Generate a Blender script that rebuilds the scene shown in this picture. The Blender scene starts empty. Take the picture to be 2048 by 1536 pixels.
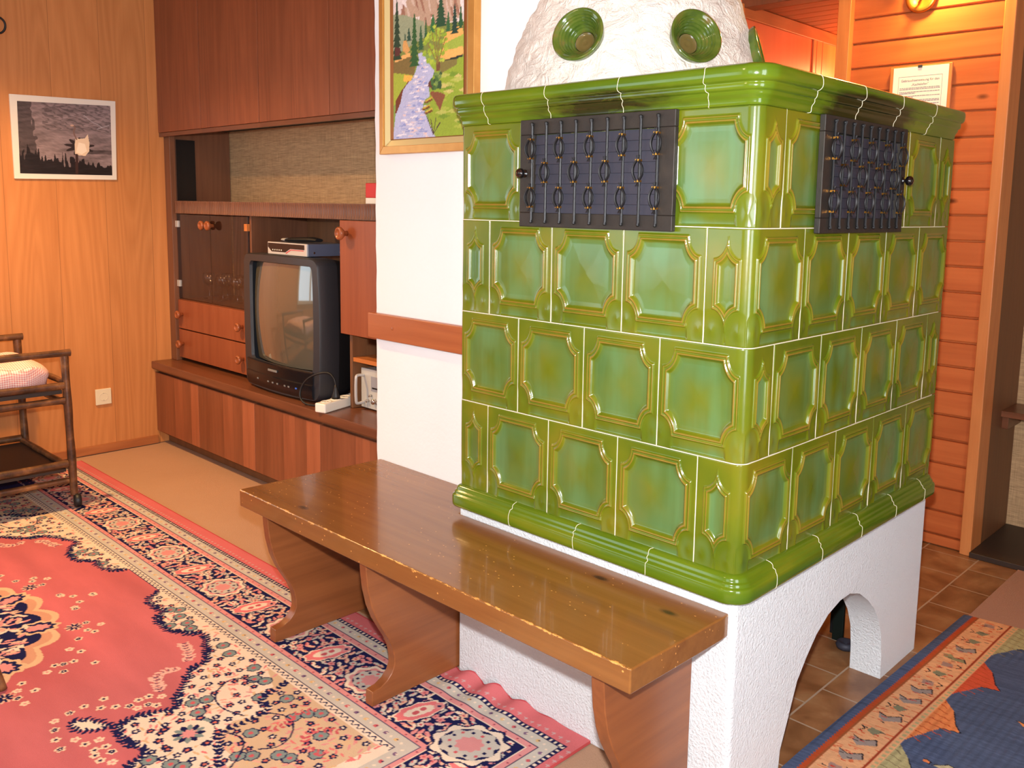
import bpy, bmesh, math, random
import numpy as np
from mathutils import Vector, Matrix
PI = math.pi
sc = bpy.context.scene
col = sc.collection
random.seed(7); rng = np.random.default_rng(7)

# ---------------------------------------------------------------- camera
CAM = Vector((0.92021, -1.61167, 1.32389))
YAW, PITCH, ROLL, FPX, PX, PY = -0.76450, -0.13160, 0.01680, 1779.35, 32.22, -117.56
fw = Vector((math.sin(YAW)*math.cos(PITCH), math.cos(YAW)*math.cos(PITCH), math.sin(PITCH)))
ri = Vector((math.cos(YAW), -math.sin(YAW), 0)); up = ri.cross(fw)
r2 = ri*math.cos(ROLL) + up*math.sin(ROLL); u2 = -ri*math.sin(ROLL) + up*math.cos(ROLL)
cd = bpy.data.cameras.new('camera'); cam = bpy.data.objects.new('camera', cd); col.objects.link(cam)
cd.sensor_width = 36.0; cd.lens = FPX/2048*36
cd.shift_x = -PX/2048; cd.shift_y = PY/2048
cd.clip_start = 0.02; cd.clip_end = 60
m = Matrix((r2, u2, -fw)).transposed().to_4x4(); m.translation = CAM
cam.matrix_world = m
sc.camera = cam

# ---------------------------------------------------------------- look, world, lights
sc.view_settings.view_transform = 'Standard'; sc.view_settings.look = 'None'
sc.view_settings.gamma = 1.0; sc.view_settings.exposure = 0.0
sc.view_settings.use_curve_mapping = False
sc.cycles.use_denoising = True
sc.cycles.max_bounces = 7; sc.cycles.diffuse_bounces = 4; sc.cycles.glossy_bounces = 4; sc.cycles.transparent_max_bounces = 10
sc.cycles.sample_clamp_indirect = 6.0
w = bpy.data.worlds.new('world'); sc.world = w; w.use_nodes = True
w.node_tree.nodes['Background'].inputs[0].default_value = (0.75, 0.87, 1.0, 1)
w.node_tree.nodes['Background'].inputs[1].default_value = 1.0

def lamp(name, kind, loc, energy, color, size=0.1, direction=None, **kw):
    d = bpy.data.lights.new(name, kind); o = bpy.data.objects.new(name, d); col.objects.link(o)
    o.location = loc; d.energy = energy; d.color = color
    if kind == 'AREA': d.shape = kw.pop('shape', 'DISK'); d.size = size
    else: d.shadow_soft_size = size
    for k, v in kw.items(): setattr(d, k, v)
    if direction is not None: o.rotation_euler = Vector(direction).to_track_quat('-Z', 'Y').to_euler()
    return o
FLASH = lamp('camera_flash', 'AREA', CAM + u2*0.11 + fw*0.03, 76.0, (0.97, 0.985, 1.0), 0.05, fw)
lamp('pendant_bulb_light', 'SPOT', (-2.90, -0.66, 2.25), 215.0, (1.0, 0.60, 0.24), 0.03, (0, 0, -1), spot_size=2.62, spot_blend=1.0)
lamp('warm_fill_light', 'POINT', (-0.7, -1.9, 2.25), 15.0, (1.0, 0.76, 0.50), 0.12)  # unseen warm fill added for ambient light, no lamp hangs here
lamp('wall_lamp_light', 'POINT', (-0.43, 1.90, 2.27), 34.0, (1.0, 0.68, 0.18), 0.03)
lamp('hall_fill_light', 'POINT', (-0.95, 3.0, 2.0), 22.0, (1.0, 0.40, 0.14), 0.08)  # unseen orange fill added to light the hall, without a fixture

# ---------------------------------------------------------------- helpers
def S(r, g, b):
    f = lambda c: c/12.92 if c <= 0.04045 else ((c+0.055)/1.055)**2.4
    return (f(r/255), f(g/255), f(b/255))
def wl(o):
    v = Vector((0, 0, 0))
    while o is not None: v = v + o.location; o = o.parent
    return v
def tag(o, label=None, cat=None, group=None, kind=None):
    if label: o['label'] = label
    if cat: o['category'] = cat
    if group: o['group'] = group
    if kind: o['kind'] = kind
    return o
def thing(name, loc, label, cat, group=None):
    o = bpy.data.objects.new(name, None); col.objects.link(o); o.location = loc; o.empty_display_size = 0.05
    return tag(o, label, cat, group)
class MB:
    def __init__(s): s.v = []; s.f = []; s.m = []
    def add(s, vs, fs, mi=0):
        n = len(s.v); s.v += [tuple(p) for p in vs]; s.f += [tuple(i+n for i in f) for f in fs]; s.m += [mi]*len(fs)
        return s
    def box(s, x0, x1, y0, y1, z0, z1, mi=0, R=None):
        vs = [(x, y, z) for z in (z0, z1) for y in (y0, y1) for x in (x0, x1)]
        if R is not None: vs = [R(p) for p in vs]
        return s.add(vs, [(0,2,3,1),(4,5,7,6),(0,1,5,4),(1,3,7,5),(3,2,6,7),(2,0,4,6)], mi)
    def prism(s, pts, axis, a, b, mi=0):
        def P(u, v, t): return (t, u, v) if axis == 'x' else (u, t, v) if axis == 'y' else (u, v, t)
        n = len(pts); vs = [P(u, v, a) for u, v in pts]+[P(u, v, b) for u, v in pts]
        fs = [tuple(range(n)), tuple(range(2*n-1, n-1, -1))]+[(i, (i+1) % n, (i+1) % n+n, i+n) for i in range(n)]
        return s.add(vs, fs, mi)
    def tube(s, path, r, seg=10, mi=0, caps=True, wob=0.0):
        path = [Vector(p) for p in path]; n = len(path); vs = []; fs = []
        rs = r if isinstance(r, (list, tuple)) else [r]*n
        nrm = None
        for i, p in enumerate(path):
            t = (path[min(i+1, n-1)]-path[max(i-1, 0)]).normalized()
            if nrm is None:
                nrm = t.orthogonal().normalized()
            nrm = (nrm - t*nrm.dot(t)).normalized(); b = t.cross(nrm)
            for k in range(seg):
                a = 2*PI*k/seg; q = rs[i]*(1+wob*math.sin(3*a+i*1.7))
                vs.append(p+nrm*math.cos(a)*q+b*math.sin(a)*q)
        for i in range(n-1):
            for k in range(seg):
                fs.append((i*seg+k, i*seg+(k+1) % seg, (i+1)*seg+(k+1) % seg, (i+1)*seg+k))
        if caps: fs += [tuple(range(seg-1, -1, -1)), tuple((n-1)*seg+k for k in range(seg))]
        return s.add(vs, fs, mi)
    def lathe(s, prof, c, axis=(0, 0, 1), seg=24, mi=0, caps=False):
        ax = Vector(axis).normalized(); e1 = ax.orthogonal().normalized(); e2 = ax.cross(e1); c = Vector(c)
        vs = []; fs = []; n = len(prof)
        for r, h in prof:
            for k in range(seg):
                a = 2*PI*k/seg; vs.append(c+ax*h+(e1*math.cos(a)+e2*math.sin(a))*r)
        for i in range(n-1):
            for k in range(seg): fs.append((i*seg+k, i*seg+(k+1) % seg, (i+1)*seg+(k+1) % seg, (i+1)*seg+k))
        if caps: fs += [tuple(range(seg-1, -1, -1)), tuple((n-1)*seg+k for k in range(seg))]
        return s.add(vs, fs, mi)
    def ball(s, c, r, mi=0, seg=16, rings=10, sc3=(1, 1, 1)):
        prof = [(max(1e-4, math.sin(PI*i/rings))*r, -math.cos(PI*i/rings)*r) for i in range(rings+1)]
        n = len(s.v); s.lathe(prof, (0, 0, 0), seg=seg, mi=mi)
        for i in range(n, len(s.v)):
            p = s.v[i]; s.v[i] = (c[0]+p[0]*sc3[0], c[1]+p[1]*sc3[1], c[2]+p[2]*sc3[2])
        return s
    def build(s, name, mats, parent=None, bevel=0, seg=2, smooth=False, angle=None, sub=0):
        o0 = wl(parent) if parent is not None else Vector((0, 0, 0))
        me = bpy.data.meshes.new(name)
        me.from_pydata([(p[0]-o0.x, p[1]-o0.y, p[2]-o0.z) for p in s.v], [], s.f)
        if not isinstance(mats, (list, tuple)): mats = [mats]
        for q in mats: me.materials.append(q)
        if any(s.m): me.polygons.foreach_set('material_index', s.m)
        bm = bmesh.new(); bm.from_mesh(me); bmesh.ops.recalc_face_normals(bm, faces=bm.faces); bm.to_mesh(me); bm.free()
        if smooth or angle or bevel: me.polygons.foreach_set('use_smooth', [True]*len(me.polygons))
        o = bpy.data.objects.new(name, me); col.objects.link(o)
        if parent is not None: o.parent = parent
        if bevel:
            b = o.modifiers.new('bevel', 'BEVEL'); b.width = bevel; b.segments = seg; b.limit_method = 'ANGLE'; b.angle_limit = 0.6
            b.harden_normals = True
        elif angle:
            me.set_sharp_from_angle(angle=math.radians(angle))
        if sub:
            q = o.modifiers.new('sub', 'SUBSURF'); q.levels = sub; q.render_levels = sub
        me.update()
        return o
def structure(o): o['kind'] = 'structure'; return o
def one(o, label, cat, group=None): return tag(o, label, cat, group)
def dup(root, delta, label=None, group=None):
    r = root.copy(); col.objects.link(r); r.location = root.location + Vector(delta)
    if label: r['label'] = label
    if group: r['group'] = group
    for ch in list(root.children):
        c = ch.copy(); col.objects.link(c); c.parent = r
        for g in list(ch.children):
            d = g.copy(); col.objects.link(d); d.parent = c
    return r

def smooth3(P, k=3):
    P = [Vector(p) for p in P]
    for _ in range(k):
        q = [P[0]]
        for a, c in zip(P[:-1], P[1:]): q += [a*.75+c*.25, a*.25+c*.75]
        P = q+[P[-1]]
    return P

def grid_mesh(name, P, mats, parent=None, colors=None, relief=None, keep=None, smooth=True):
    """P: (ny, nx, 3) world positions -> one mesh; colors (ny, nx, 3) linear colour attribute 'Col'; relief -> float attribute."""
    ny, nx = P.shape[:2]
    o0 = wl(parent) if parent is not None else Vector((0, 0, 0))
    co = (P.reshape(-1, 3) - np.array(o0)).astype(np.float32)
    idx = np.arange(ny*nx).reshape(ny, nx)
    q = np.stack([idx[:-1, :-1], idx[:-1, 1:], idx[1:, 1:], idx[1:, :-1]], -1).reshape(-1, 4)
    if keep is not None: q = q[keep.reshape(-1)]
    return raw_mesh(name, co, q, mats, parent, colors.reshape(-1, 3) if colors is not None else None, relief, smooth)
def raw_mesh(name, co, q, mats, parent=None, colors=None, relief=None, smooth=True, mi=None):
    me = bpy.data.meshes.new(name); n = len(q)
    me.vertices.add(len(co)); me.vertices.foreach_set('co', np.asarray(co, np.float32).ravel())
    me.loops.add(n*4); me.loops.foreach_set('vertex_index', q.astype(np.int32).ravel())
    me.polygons.add(n); me.polygons.foreach_set('loop_start', np.arange(0, n*4, 4, dtype=np.int32))
    me.polygons.foreach_set('loop_total', np.full(n, 4, np.int32))
    me.polygons.foreach_set('use_smooth', np.full(n, smooth))
    for mt in (mats if isinstance(mats, (list, tuple)) else [mats]): me.materials.append(mt)
    if mi is not None: me.polygons.foreach_set('material_index', mi)
    me.update(calc_edges=True)
    if colors is not None:
        a = me.color_attributes.new('Col', 'FLOAT_COLOR', 'POINT')
        a.data.foreach_set('color', np.concatenate([colors, np.ones((len(colors), 1))], 1).astype(np.float32).ravel())
    if relief is not None:
        a = me.attributes.new('relief', 'FLOAT', 'POINT'); a.data.foreach_set('value', np.asarray(relief, np.float32).ravel())
    o = bpy.data.objects.new(name, me); col.objects.link(o)
    if parent is not None: o.parent = parent
    return o

# ---------------------------------------------------------------- materials
class NT:
    def __init__(s, name):
        s.mat = bpy.data.materials.new(name); s.mat.use_nodes = True; s.t = s.mat.node_tree
        s.b = s.t.nodes['Principled BSDF']; s.out = s.t.nodes['Material Output']
    def n(s, typ, ins=None, **kw):
        x = s.t.nodes.new(typ)
        for k, v in kw.items(): setattr(x, k, v)
        for k, v in (ins or {}).items(): s.put(x.inputs[k], v)
        return x
    def put(s, sock, v):
        if isinstance(v, bpy.types.NodeSocket): s.t.links.new(v, sock)
        elif hasattr(v, 'outputs'): s.t.links.new(v.outputs[0], sock)
        else:
            if sock.type == 'RGBA' and len(v) == 3: v = (*v, 1)
            sock.default_value = v
    def set(s, **kw):
        for k, v in kw.items(): s.put(s.b.inputs[k.replace('_', ' ')], v)
    def obj(s, scale=(1, 1, 1), loc=(0, 0, 0), rot=(0, 0, 0)):
        tc = s.n('ShaderNodeTexCoord')
        mp = s.n('ShaderNodeMapping'); s.put(mp.inputs[0], tc.outputs['Object'])
        mp.inputs['Scale'].default_value = scale; mp.inputs['Location'].default_value = loc; mp.inputs['Rotation'].default_value = rot
        return mp.outputs[0]
    def noise(s, vec, scale=1, detail=4, rough=0.5, dist=0.0):
        x = s.n('ShaderNodeTexNoise', {'Vector': vec, 'Scale': scale, 'Detail': detail, 'Roughness': rough, 'Distortion': dist}); return x.outputs['Fac']
    def ramp(s, fac, stops, interp='LINEAR'):
        x = s.n('ShaderNodeValToRGB', {'Fac': fac}); e = x.color_ramp.elements; x.color_ramp.interpolation = interp
        while len(e) > 1: e.remove(e[-1])
        for i, (p, c) in enumerate(stops):
            q = e[0] if i == 0 else e.new(p)
            q.position = p; q.color = (*c, 1) if len(c) == 3 else c
        return x.outputs[0]
    def math(s, op, a, b=0.0, c=0.0):
        x = s.n('ShaderNodeMath', operation=op); s.put(x.inputs[0], a); s.put(x.inputs[1], b); s.put(x.inputs[2], c); return x.outputs[0]
    def mix(s, fac, a, b, mode='MIX'):
        x = s.n('ShaderNodeMix', data_type='RGBA', blend_type=mode)
        s.put(x.inputs[0], fac); s.put(x.inputs[6], a); s.put(x.inputs[7], b); return x.outputs[2]
    def bump(s, h, strength=0.3, dist=0.002, prev=None):
        x = s.n('ShaderNodeBump', {'Height': h, 'Strength': strength, 'Distance': dist})
        if prev is not None: s.put(x.inputs['Normal'], prev)
        s.put(s.b.inputs['Normal'], x.outputs[0]); return x.outputs[0]
    def sep(s, vec):
        x = s.n('ShaderNodeSeparateXYZ', {'Vector': vec}); return x.outputs

def plain(name, c, rough=0.5, metal=0.0, spec=0.5, coat=0.0, var=0.0, bump=0.0, bscale=300):
    t = NT(name); t.set(Roughness=rough, Metallic=metal, Specular_IOR_Level=spec, Coat_Weight=coat)
    if var: t.set(Base_Color=t.mix(t.noise(t.obj(), 9, 5), tuple(x*(1-var) for x in c), tuple(min(1, x*(1+var)) for x in c)))
    else: t.set(Base_Color=c)
    if bump: t.bump(t.noise(t.obj(), bscale, 3), bump, 0.001)
    return t.mat

def wood(name, dark, light, axis='z', rough=0.4, grain=1.0, board=None, board_axis='x', board_off=0.0, board_var=0.25, cath=0.35, knots=0.0, coat=0.0, seam=False, bump=0.05, kdepth=None):
    """dark/light linear colours; axis = direction of the grain; board = width of separate boards across board_axis."""
    t = NT(name)
    k = 'xyz'.index(axis); sc_ = [14.0*grain]*3; sc_[k] = 0.9*grain
    base = t.obj()
    vec = base
    var = None
    if board:
        x = t.sep(base)['XYZ'.index(board_axis.upper())]
        q = t.math('DIVIDE', t.math('ADD', x, board_off), board)
        fl = t.math('FLOOR', q); fr = t.math('FRACT', q)
        wn = t.n('ShaderNodeTexWhiteNoise', noise_dimensions='1D'); t.put(wn.inputs['W'], fl)
        var = wn.outputs['Value']
        off = t.n('ShaderNodeVectorMath', operation='SCALE'); t.put(off.inputs[0], wn.outputs['Color']); off.inputs['Scale'].default_value = 7.0
        ad = t.n('ShaderNodeVectorMath', operation='ADD'); t.put(ad.inputs[0], base); t.put(ad.inputs[1], off.outputs[0]); vec = ad.outputs[0]
    mp = t.n('ShaderNodeMapping'); t.put(mp.inputs[0], vec); mp.inputs['Scale'].default_value = sc_
    n1 = t.noise(mp.outputs[0], 1.0, 6, 0.62, 1.2)
    mp2 = t.n('ShaderNodeMapping'); t.put(mp2.inputs[0], vec)
    s2 = [90.0*grain]*3; s2[k] = 3.0*grain; mp2.inputs['Scale'].default_value = s2
    n2 = t.noise(mp2.outputs[0], 1.0, 4, 0.7)
    mp3 = t.n('ShaderNodeMapping'); t.put(mp3.inputs[0], vec)
    s3 = [5.0*grain]*3; s3[k] = 0.45*grain; mp3.inputs['Scale'].default_value = s3
    wv = t.math('FRACT', t.math('MULTIPLY', t.noise(mp3.outputs[0], 1.0, 2, 0.4), 14.0))
    wv = t.math('ABSOLUTE', t.math('SUBTRACT', wv, 0.5))
    f = t.math('ADD', t.math('MULTIPLY', n1, 1.0-cath), t.math('MULTIPLY', wv, cath*1.6))
    f = t.math('ADD', t.math('MULTIPLY', f, 0.7), t.math('MULTIPLY', n2, 0.3))
    c = t.ramp(f, [(0.22, dark), (0.68, light)])
    if knots:
        mk = t.n('ShaderNodeMapping'); t.put(mk.inputs[0], vec); sk = [10.0]*3; sk[k] = 4.5
        if kdepth: sk['xyz'.index(kdepth)] = 0.001
        mk.inputs['Scale'].default_value = sk
        vo = t.n('ShaderNodeTexVoronoi', {'Vector': mk.outputs[0], 'Scale': 1.0}); vo.inputs['Randomness'].default_value = 1.0
        sep2 = t.sep(vo.outputs['Color'])
        gate = t.math('GREATER_THAN', sep2[0], 1.0-knots)
        kn = t.math('MULTIPLY', t.ramp(vo.outputs['Distance'], [(0.04, (1, 1, 1)), (0.13, (0, 0, 0))]), gate)
        c = t.mix(kn, c, tuple(x*0.32 for x in dark))
    if var is not None:
        hv = t.n('ShaderNodeHueSaturation'); t.put(hv.inputs['Color'], c)
        t.put(hv.inputs['Value'], t.math('ADD', t.math('MULTIPLY', var, 2*board_var), 1-board_var)); c = hv.outputs[0]
        if seam:
            edge = t.math('LESS_THAN', fr, 0.012/board*0.1 + 0.004)
            c = t.mix(t.math('MULTIPLY', edge, 0.6), c, tuple(x*0.3 for x in dark))
    t.set(Base_Color=c, Roughness=rough, Coat_Weight=coat, Specular_IOR_Level=0.45)
    t.put(t.b.inputs['Roughness'], t.math('ADD', t.math('MULTIPLY', n2, 0.12), rough-0.06))
    if bump: t.bump(t.math('ADD', n2, f), bump, 0.0015)
    t.color = c
    return t

M = {}
M['plaster'] = (lambda t: (t.set(Base_Color=t.mix(t.noise(t.obj(), 2.0, 3), S(232,234,236), S(243,245,247)), Roughness=0.85), t.bump(t.noise(t.obj(), 150, 5, 0.65), 1.0, 0.007), t.mat)[-1])(NT('fine_white_plaster'))
M['wall_plaster'] = (lambda t: (t.set(Base_Color=t.mix(t.noise(t.obj(), 1.2, 3), S(232,233,234), S(243,244,244)), Roughness=0.9), t.bump(t.noise(t.obj(), 60, 6, 0.65), 0.25, 0.004), t.mat)[-1])(NT('wall_plaster'))
def trowel():
    t = NT('trowelled_rough_plaster'); v = t.obj()
    n = t.noise(v, 16, 7, 0.62, 1.6); r = t.math('ABSOLUTE', t.math('SUBTRACT', n, 0.5)); n2 = t.noise(v, 55, 5, 0.6, 0.8)
    h = t.math('ADD', t.math('MULTIPLY', r, 2.2), t.math('MULTIPLY', n2, 0.5))
    t.set(Base_Color=t.mix(t.noise(v, 5, 4), S(238,226,210), S(246,240,232)), Roughness=0.85); t.bump(h, 0.8, 0.016); return t.mat
M['trowel'] = trowel()
M['oak'] = wood('oak_veneer_panel', S(184,116,62), S(208,138,80), 'z', 0.40, 1.0, 0.235, 'y', 0.02, 0.06, 0.38, seam=True).mat
M['oak_trim'] = wood('oak_trim', S(150,84,44), S(182,112,62), 'y', 0.45).mat
M['teak'] = wood('teak_veneer', S(112,58,34), S(152,86,54), 'z', 0.38, 1.0, 0.28, 'x', 0.0, 0.10, 0.25).mat
M['teak_strip'] = wood('striped_teak_veneer', S(120,66,42), S(164,98,66), 'z', 0.36, 1.0, 0.094, 'x', 0.02, 0.30, 0.12).mat
M['teak_x'] = wood('teak_edge', S(88,50,32), S(126,76,50), 'x', 0.3, 1.0, cath=0.15).mat
M['teak_red'] = wood('red_teak_front', S(126,62,36), S(154,84,52), 'z', 0.35, 1.0, cath=0.15).mat
M['teak_y'] = wood('teak_side_panel', S(90,54,36), S(126,80,54), 'z', 0.45, 1.0, cath=0.2).mat
M['shelf_orange'] = wood('light_beech_shelf', S(178,100,48), S(206,128,66), 'x', 0.35, 1.0, cath=0.1).mat
M['smoked'] = wood('dark_smoked_oak_panel', S(66,50,46), S(150,116,100), 'z', 0.3, 0.8, 0.13, 'x', 0, 0.12, 0.75).mat
M['pine'] = wood('pine_board', S(172,84,42), S(204,112,60), 'x', 0.36, 0.7, 0.098, 'z', -0.045, 0.06, 0.18, knots=0.38, coat=0.1, bump=0.02, kdepth='y').mat
M['pine_v'] = wood('pine_upright', S(186,106,54), S(216,140,80), 'z', 0.38, 0.9, cath=0.2, knots=0.05).mat
M['pine_hall'] = wood('pine_hall_panel', S(206,104,62), S(222,124,78), 'z', 0.4, 0.5, cath=0.2).mat
M['pine_ceil'] = wood('pine_ceiling_board', S(130,70,38), S(168,96,54), 'x', 0.5, 0.9, 0.09, 'y', 0, 0.12, 0.2, seam=True).mat
M['niche_wood'] = wood('niche_side_veneer', S(98,62,38), S(128,84,52), 'z', 0.5, 1.0, cath=0.1).mat
M['rail'] = wood('backrest_rail_wood', S(150,76,38), S(176,98,52), 'x', 0.32, 1.0, cath=0.25).mat

def bench_mat():
    t = wood('varnished_bench_wood', S(110,66,30), S(142,92,44), 'x', 0.20, 0.8, cath=0.12, coat=0.25, bump=0.015, knots=0.35, kdepth='z')
    v = t.obj(); x, y, z = t.sep(v)
    sv = t.obj(scale=(260, 420, 300))
    vo = t.n('ShaderNodeTexVoronoi', {'Vector': sv, 'Scale': 0.35}); vo.inputs['Randomness'].default_value = 1.0
    big = t.noise(v, 5.0, 3)
    speck = t.math('MULTIPLY', t.math('LESS_THAN', vo.outputs['Distance'], 0.22), t.math('GREATER_THAN', t.sep(vo.outputs['Color'])[0], 0.90))
    speck = t.math('MULTIPLY', speck, t.math('GREATER_THAN', big, 0.50))
    # worn front arris of the seat: thing's own wear at y = -0.34, z = 0.469
    dy = t.math('ABSOLUTE', t.math('ADD', y, 0.17)); dz = t.math('ABSOLUTE', t.math('SUBTRACT', z, 0.469))
    dist = t.math('MAXIMUM', dy, dz)
    wear = t.math('LESS_THAN', dist, t.math('MULTIPLY', t.math('SUBTRACT', t.noise(t.obj(scale=(22, 60, 60)), 1, 8, 0.8), 0.465), 0.040))
    c = t.mix(t.math('MAXIMUM', speck, wear), t.color, S(214,150,76))
    t.set(Base_Color=c); return t.mat
M['bench'] = bench_mat()
M['bench_leg'] = wood('bench_trestle_wood', S(110,60,32), S(144,84,46), 'y', 0.3, 0.9, cath=0.2, knots=0.04).mat

def glaze(name, k=1.0):
    t = NT(name)
    at = t.n('ShaderNodeAttribute', attribute_name='relief').outputs['Fac']
    v = t.obj()
    big = t.noise(v, 5.5, 3, 0.5); med = t.noise(v, 22, 4, 0.6)
    c = t.ramp(big, [(0.30, S(74*k,94*k,12)), (0.52, S(96*k,106*k,14)), (0.72, S(116*k,110*k,20))])
    # thin glaze breaks to honey brown on the raised arrises, pools blue-green in the hollows
    c = t.mix(t.ramp(t.math('ADD', at, t.math('MULTIPLY', t.math('SUBTRACT', med, 0.5), 0.35)), [(0.72, (0, 0, 0)), (1.0, (1, 1, 1))]), c, S(134,106,34))
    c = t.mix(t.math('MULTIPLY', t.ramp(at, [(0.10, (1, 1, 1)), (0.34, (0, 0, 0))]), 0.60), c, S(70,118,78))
    st = t.noise(t.obj(scale=(17, 17, 2.2), loc=(3, 1, 5)), 1, 3, 0.5)  # vertical streaks: window sheen painted into the panels, along with pooled glaze
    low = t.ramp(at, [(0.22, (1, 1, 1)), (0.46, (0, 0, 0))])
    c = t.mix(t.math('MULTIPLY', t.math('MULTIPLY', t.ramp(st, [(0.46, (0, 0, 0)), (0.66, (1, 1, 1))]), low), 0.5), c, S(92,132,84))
    fine = t.noise(v, 900, 2, 0.5)
    t.set(Base_Color=c, Roughness=t.math('ADD', t.math('MULTIPLY', fine, 0.16), 0.12), Specular_IOR_Level=0.55, Coat_Weight=0.35, Coat_Roughness=0.10)
    t.bump(t.math('ADD', t.math('MULTIPLY', fine, 0.35), med), 0.10, 0.002)
    return t.mat
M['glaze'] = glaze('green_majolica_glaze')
def cornice_mat():
    t = NT('green_cornice_glaze'); v = t.obj(); x, y, z = t.sep(v)
    big = t.noise(t.obj(scale=(4, 4, 30)), 1, 3)
    c = t.ramp(big, [(0.3, S(72,98,14)), (0.55, S(88,110,18)), (0.75, S(108,116,22))])
    t.set(Base_Color=c, Roughness=0.16, Specular_IOR_Level=0.5, Coat_Weight=0.3, Coat_Roughness=0.06)
    # soot stains over the two warm-air doors, blown up from each door's top edge
    sx = t.math('SUBTRACT', 1.0, t.math('MINIMUM', 1.0, t.math('DIVIDE', t.math('ABSOLUTE', t.math('SUBTRACT', x, 0.038)), 0.34)))
    sy = t.math('SUBTRACT', 1.0, t.math('MINIMUM', 1.0, t.math('DIVIDE', t.math('ABSOLUTE', t.math('SUBTRACT', y, -0.0485)), 0.30)))
    front = t.math('LESS_THAN', y, -0.5485); right = t.math('GREATER_THAN', x, 0.438)
    a = t.math('ADD', t.math('MULTIPLY', t.math('MULTIPLY', sx, front), 1.0), t.math('MULTIPLY', t.math('MULTIPLY', sy, right), 2.3))
    a = t.math('MULTIPLY', a, t.math('GREATER_THAN', z, 1.4))
    lo = t.ramp(t.math('MULTIPLY', t.math('SUBTRACT', z, 1.53), 12.0), [(0.0, (1, 1, 1)), (0.55, (0.85,)*3), (0.85, (0, 0, 0))])
    n = t.noise(t.obj(scale=(10, 10, 60)), 1, 4, 0.6, 0.6)
    s = t.ramp(t.math('MULTIPLY', t.math('MULTIPLY', a, lo), t.math('MULTIPLY', n, 2.0)), [(0.22, (0, 0, 0)), (0.75, (1, 1, 1))])
    t.set(Base_Color=t.mix(t.math('MULTIPLY', s, 0.9), c, S(24,20,12)))
    return t.mat
M['cornice'] = cornice_mat()
M['grout'] = plain('cream_grout', S(226,214,186), 0.8)
M['iron'] = (lambda t: (t.set(Base_Color=t.mix(t.noise(t.obj(), 26, 5), S(38,37,37), S(66,58,50)), Roughness=0.55, Metallic=0.4), t.bump(t.noise(t.obj(), 45, 4), 0.4, 0.004), t.mat)[-1])(NT('hammered_wrought_iron'))
M['iron_bar'] = plain('black_iron_bar', S(30,30,32), 0.5, 0.4)
M['slate'] = plain('grey_slate_iron', S(62,62,74), 0.6, 0.3, var=0.15)
M['brass'] = plain('brass', S(200,140,60), 0.25, 1.0)
M['black_gloss'] = plain('black_gloss_knob', S(12,10,12), 0.08, 0.0, coat=1.0)
M['knob_wood'] = wood('turned_wood_knob', S(128,66,36), S(170,96,58), 'y', 0.25, 1.5).mat
M['chrome'] = plain('chrome', S(210,205,200), 0.18, 1.0)
M['tv'] = plain('charcoal_plastic', S(44,44,48), 0.42, bump=0.15, bscale=1500)
M['tv_back'] = plain('black_plastic', S(18,18,21), 0.5)
M['tv_dark'] = plain('gloss_black_plastic', S(20,20,23), 0.25)
M['screen'] = plain('picture_tube_glass', S(88,82,70), 0.06, coat=1.0, spec=0.8)
M['grey_print'] = plain('grey_print', S(120,120,118), 0.5)
M['blue_print'] = plain('blue_print', S(60,110,220), 0.5)
M['box_grey'] = plain('blue_grey_metal', S(104,110,134), 0.38, 0.4)
M['silver'] = plain('silver_plastic', S(196,192,188), 0.35, 0.2)
M['amp'] = plain('brushed_aluminium_panel', S(206,204,196), 0.35, 0.25)
M['amp_dark'] = plain('amp_grey_window', S(150,150,156), 0.3)
M['red'] = plain('red_print', S(200,40,40), 0.4)
M['white_plastic'] = plain('white_plastic', S(232,226,212), 0.35)
M['socket_plastic'] = plain('cream_socket_plastic', S(226,212,180), 0.35)
M['black_rubber'] = plain('black_rubber', S(14,14,15), 0.5)
M['dark_hole'] = plain('dark_recess', S(30,26,24), 0.7)
M['paper'] = plain('white_paper', S(240,236,226), 0.7)
M['ink'] = plain('grey_ink', S(120,110,124), 0.7)
M['mount'] = plain('white_mount_board', S(226,218,206), 0.5)
def gold():
    t = NT('gilded_frame'); t.set(Base_Color=t.mix(t.noise(t.obj(scale=(3, 3, 3)), 9, 5), S(176,118,50), S(206,150,78)), Roughness=0.33, Metallic=0.45); return t.mat
M['gold'] = gold()
M['gold_light'] = plain('pale_gilded_hollow', S(216,196,140), 0.35, 0.35)
M['gold_dark'] = plain('brown_gilded_slip', S(150,92,46), 0.4, 0.4)
def linen():
    t = NT('beige_grass_cloth'); a = t.noise(t.obj(scale=(14, 14, 240)), 1, 5, 0.7); b = t.noise(t.obj(scale=(260, 260, 10)), 1, 4, 0.7)
    f = t.math('ADD', t.math('MULTIPLY', a, 0.6), t.math('MULTIPLY', b, 0.4))
    t.set(Base_Color=t.ramp(f, [(0.35, S(146,114,80)), (0.62, S(206,168,124))]), Roughness=0.85); t.bump(f, 0.3, 0.002); return t.mat
M['linen'] = linen()
def carpet(name, c1, c2):
    t = NT(name); v = t.obj(); f = t.noise(v, 420, 3, 0.7); g = t.noise(v, 3, 3)
    t.set(Base_Color=t.mix(t.math('ADD', t.math('MULTIPLY', f, 0.7), t.math('MULTIPLY', g, 0.3)), c1, c2), Roughness=0.95, Specular_IOR_Level=0.1)
    t.bump(f, 0.6, 0.004); return t.mat
M['carpet'] = carpet('beige_carpet', S(170,130,104), S(208,168,138))
M['carpet_pink'] = carpet('pinkish_carpet', S(158,118,100), S(184,146,126))
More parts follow.
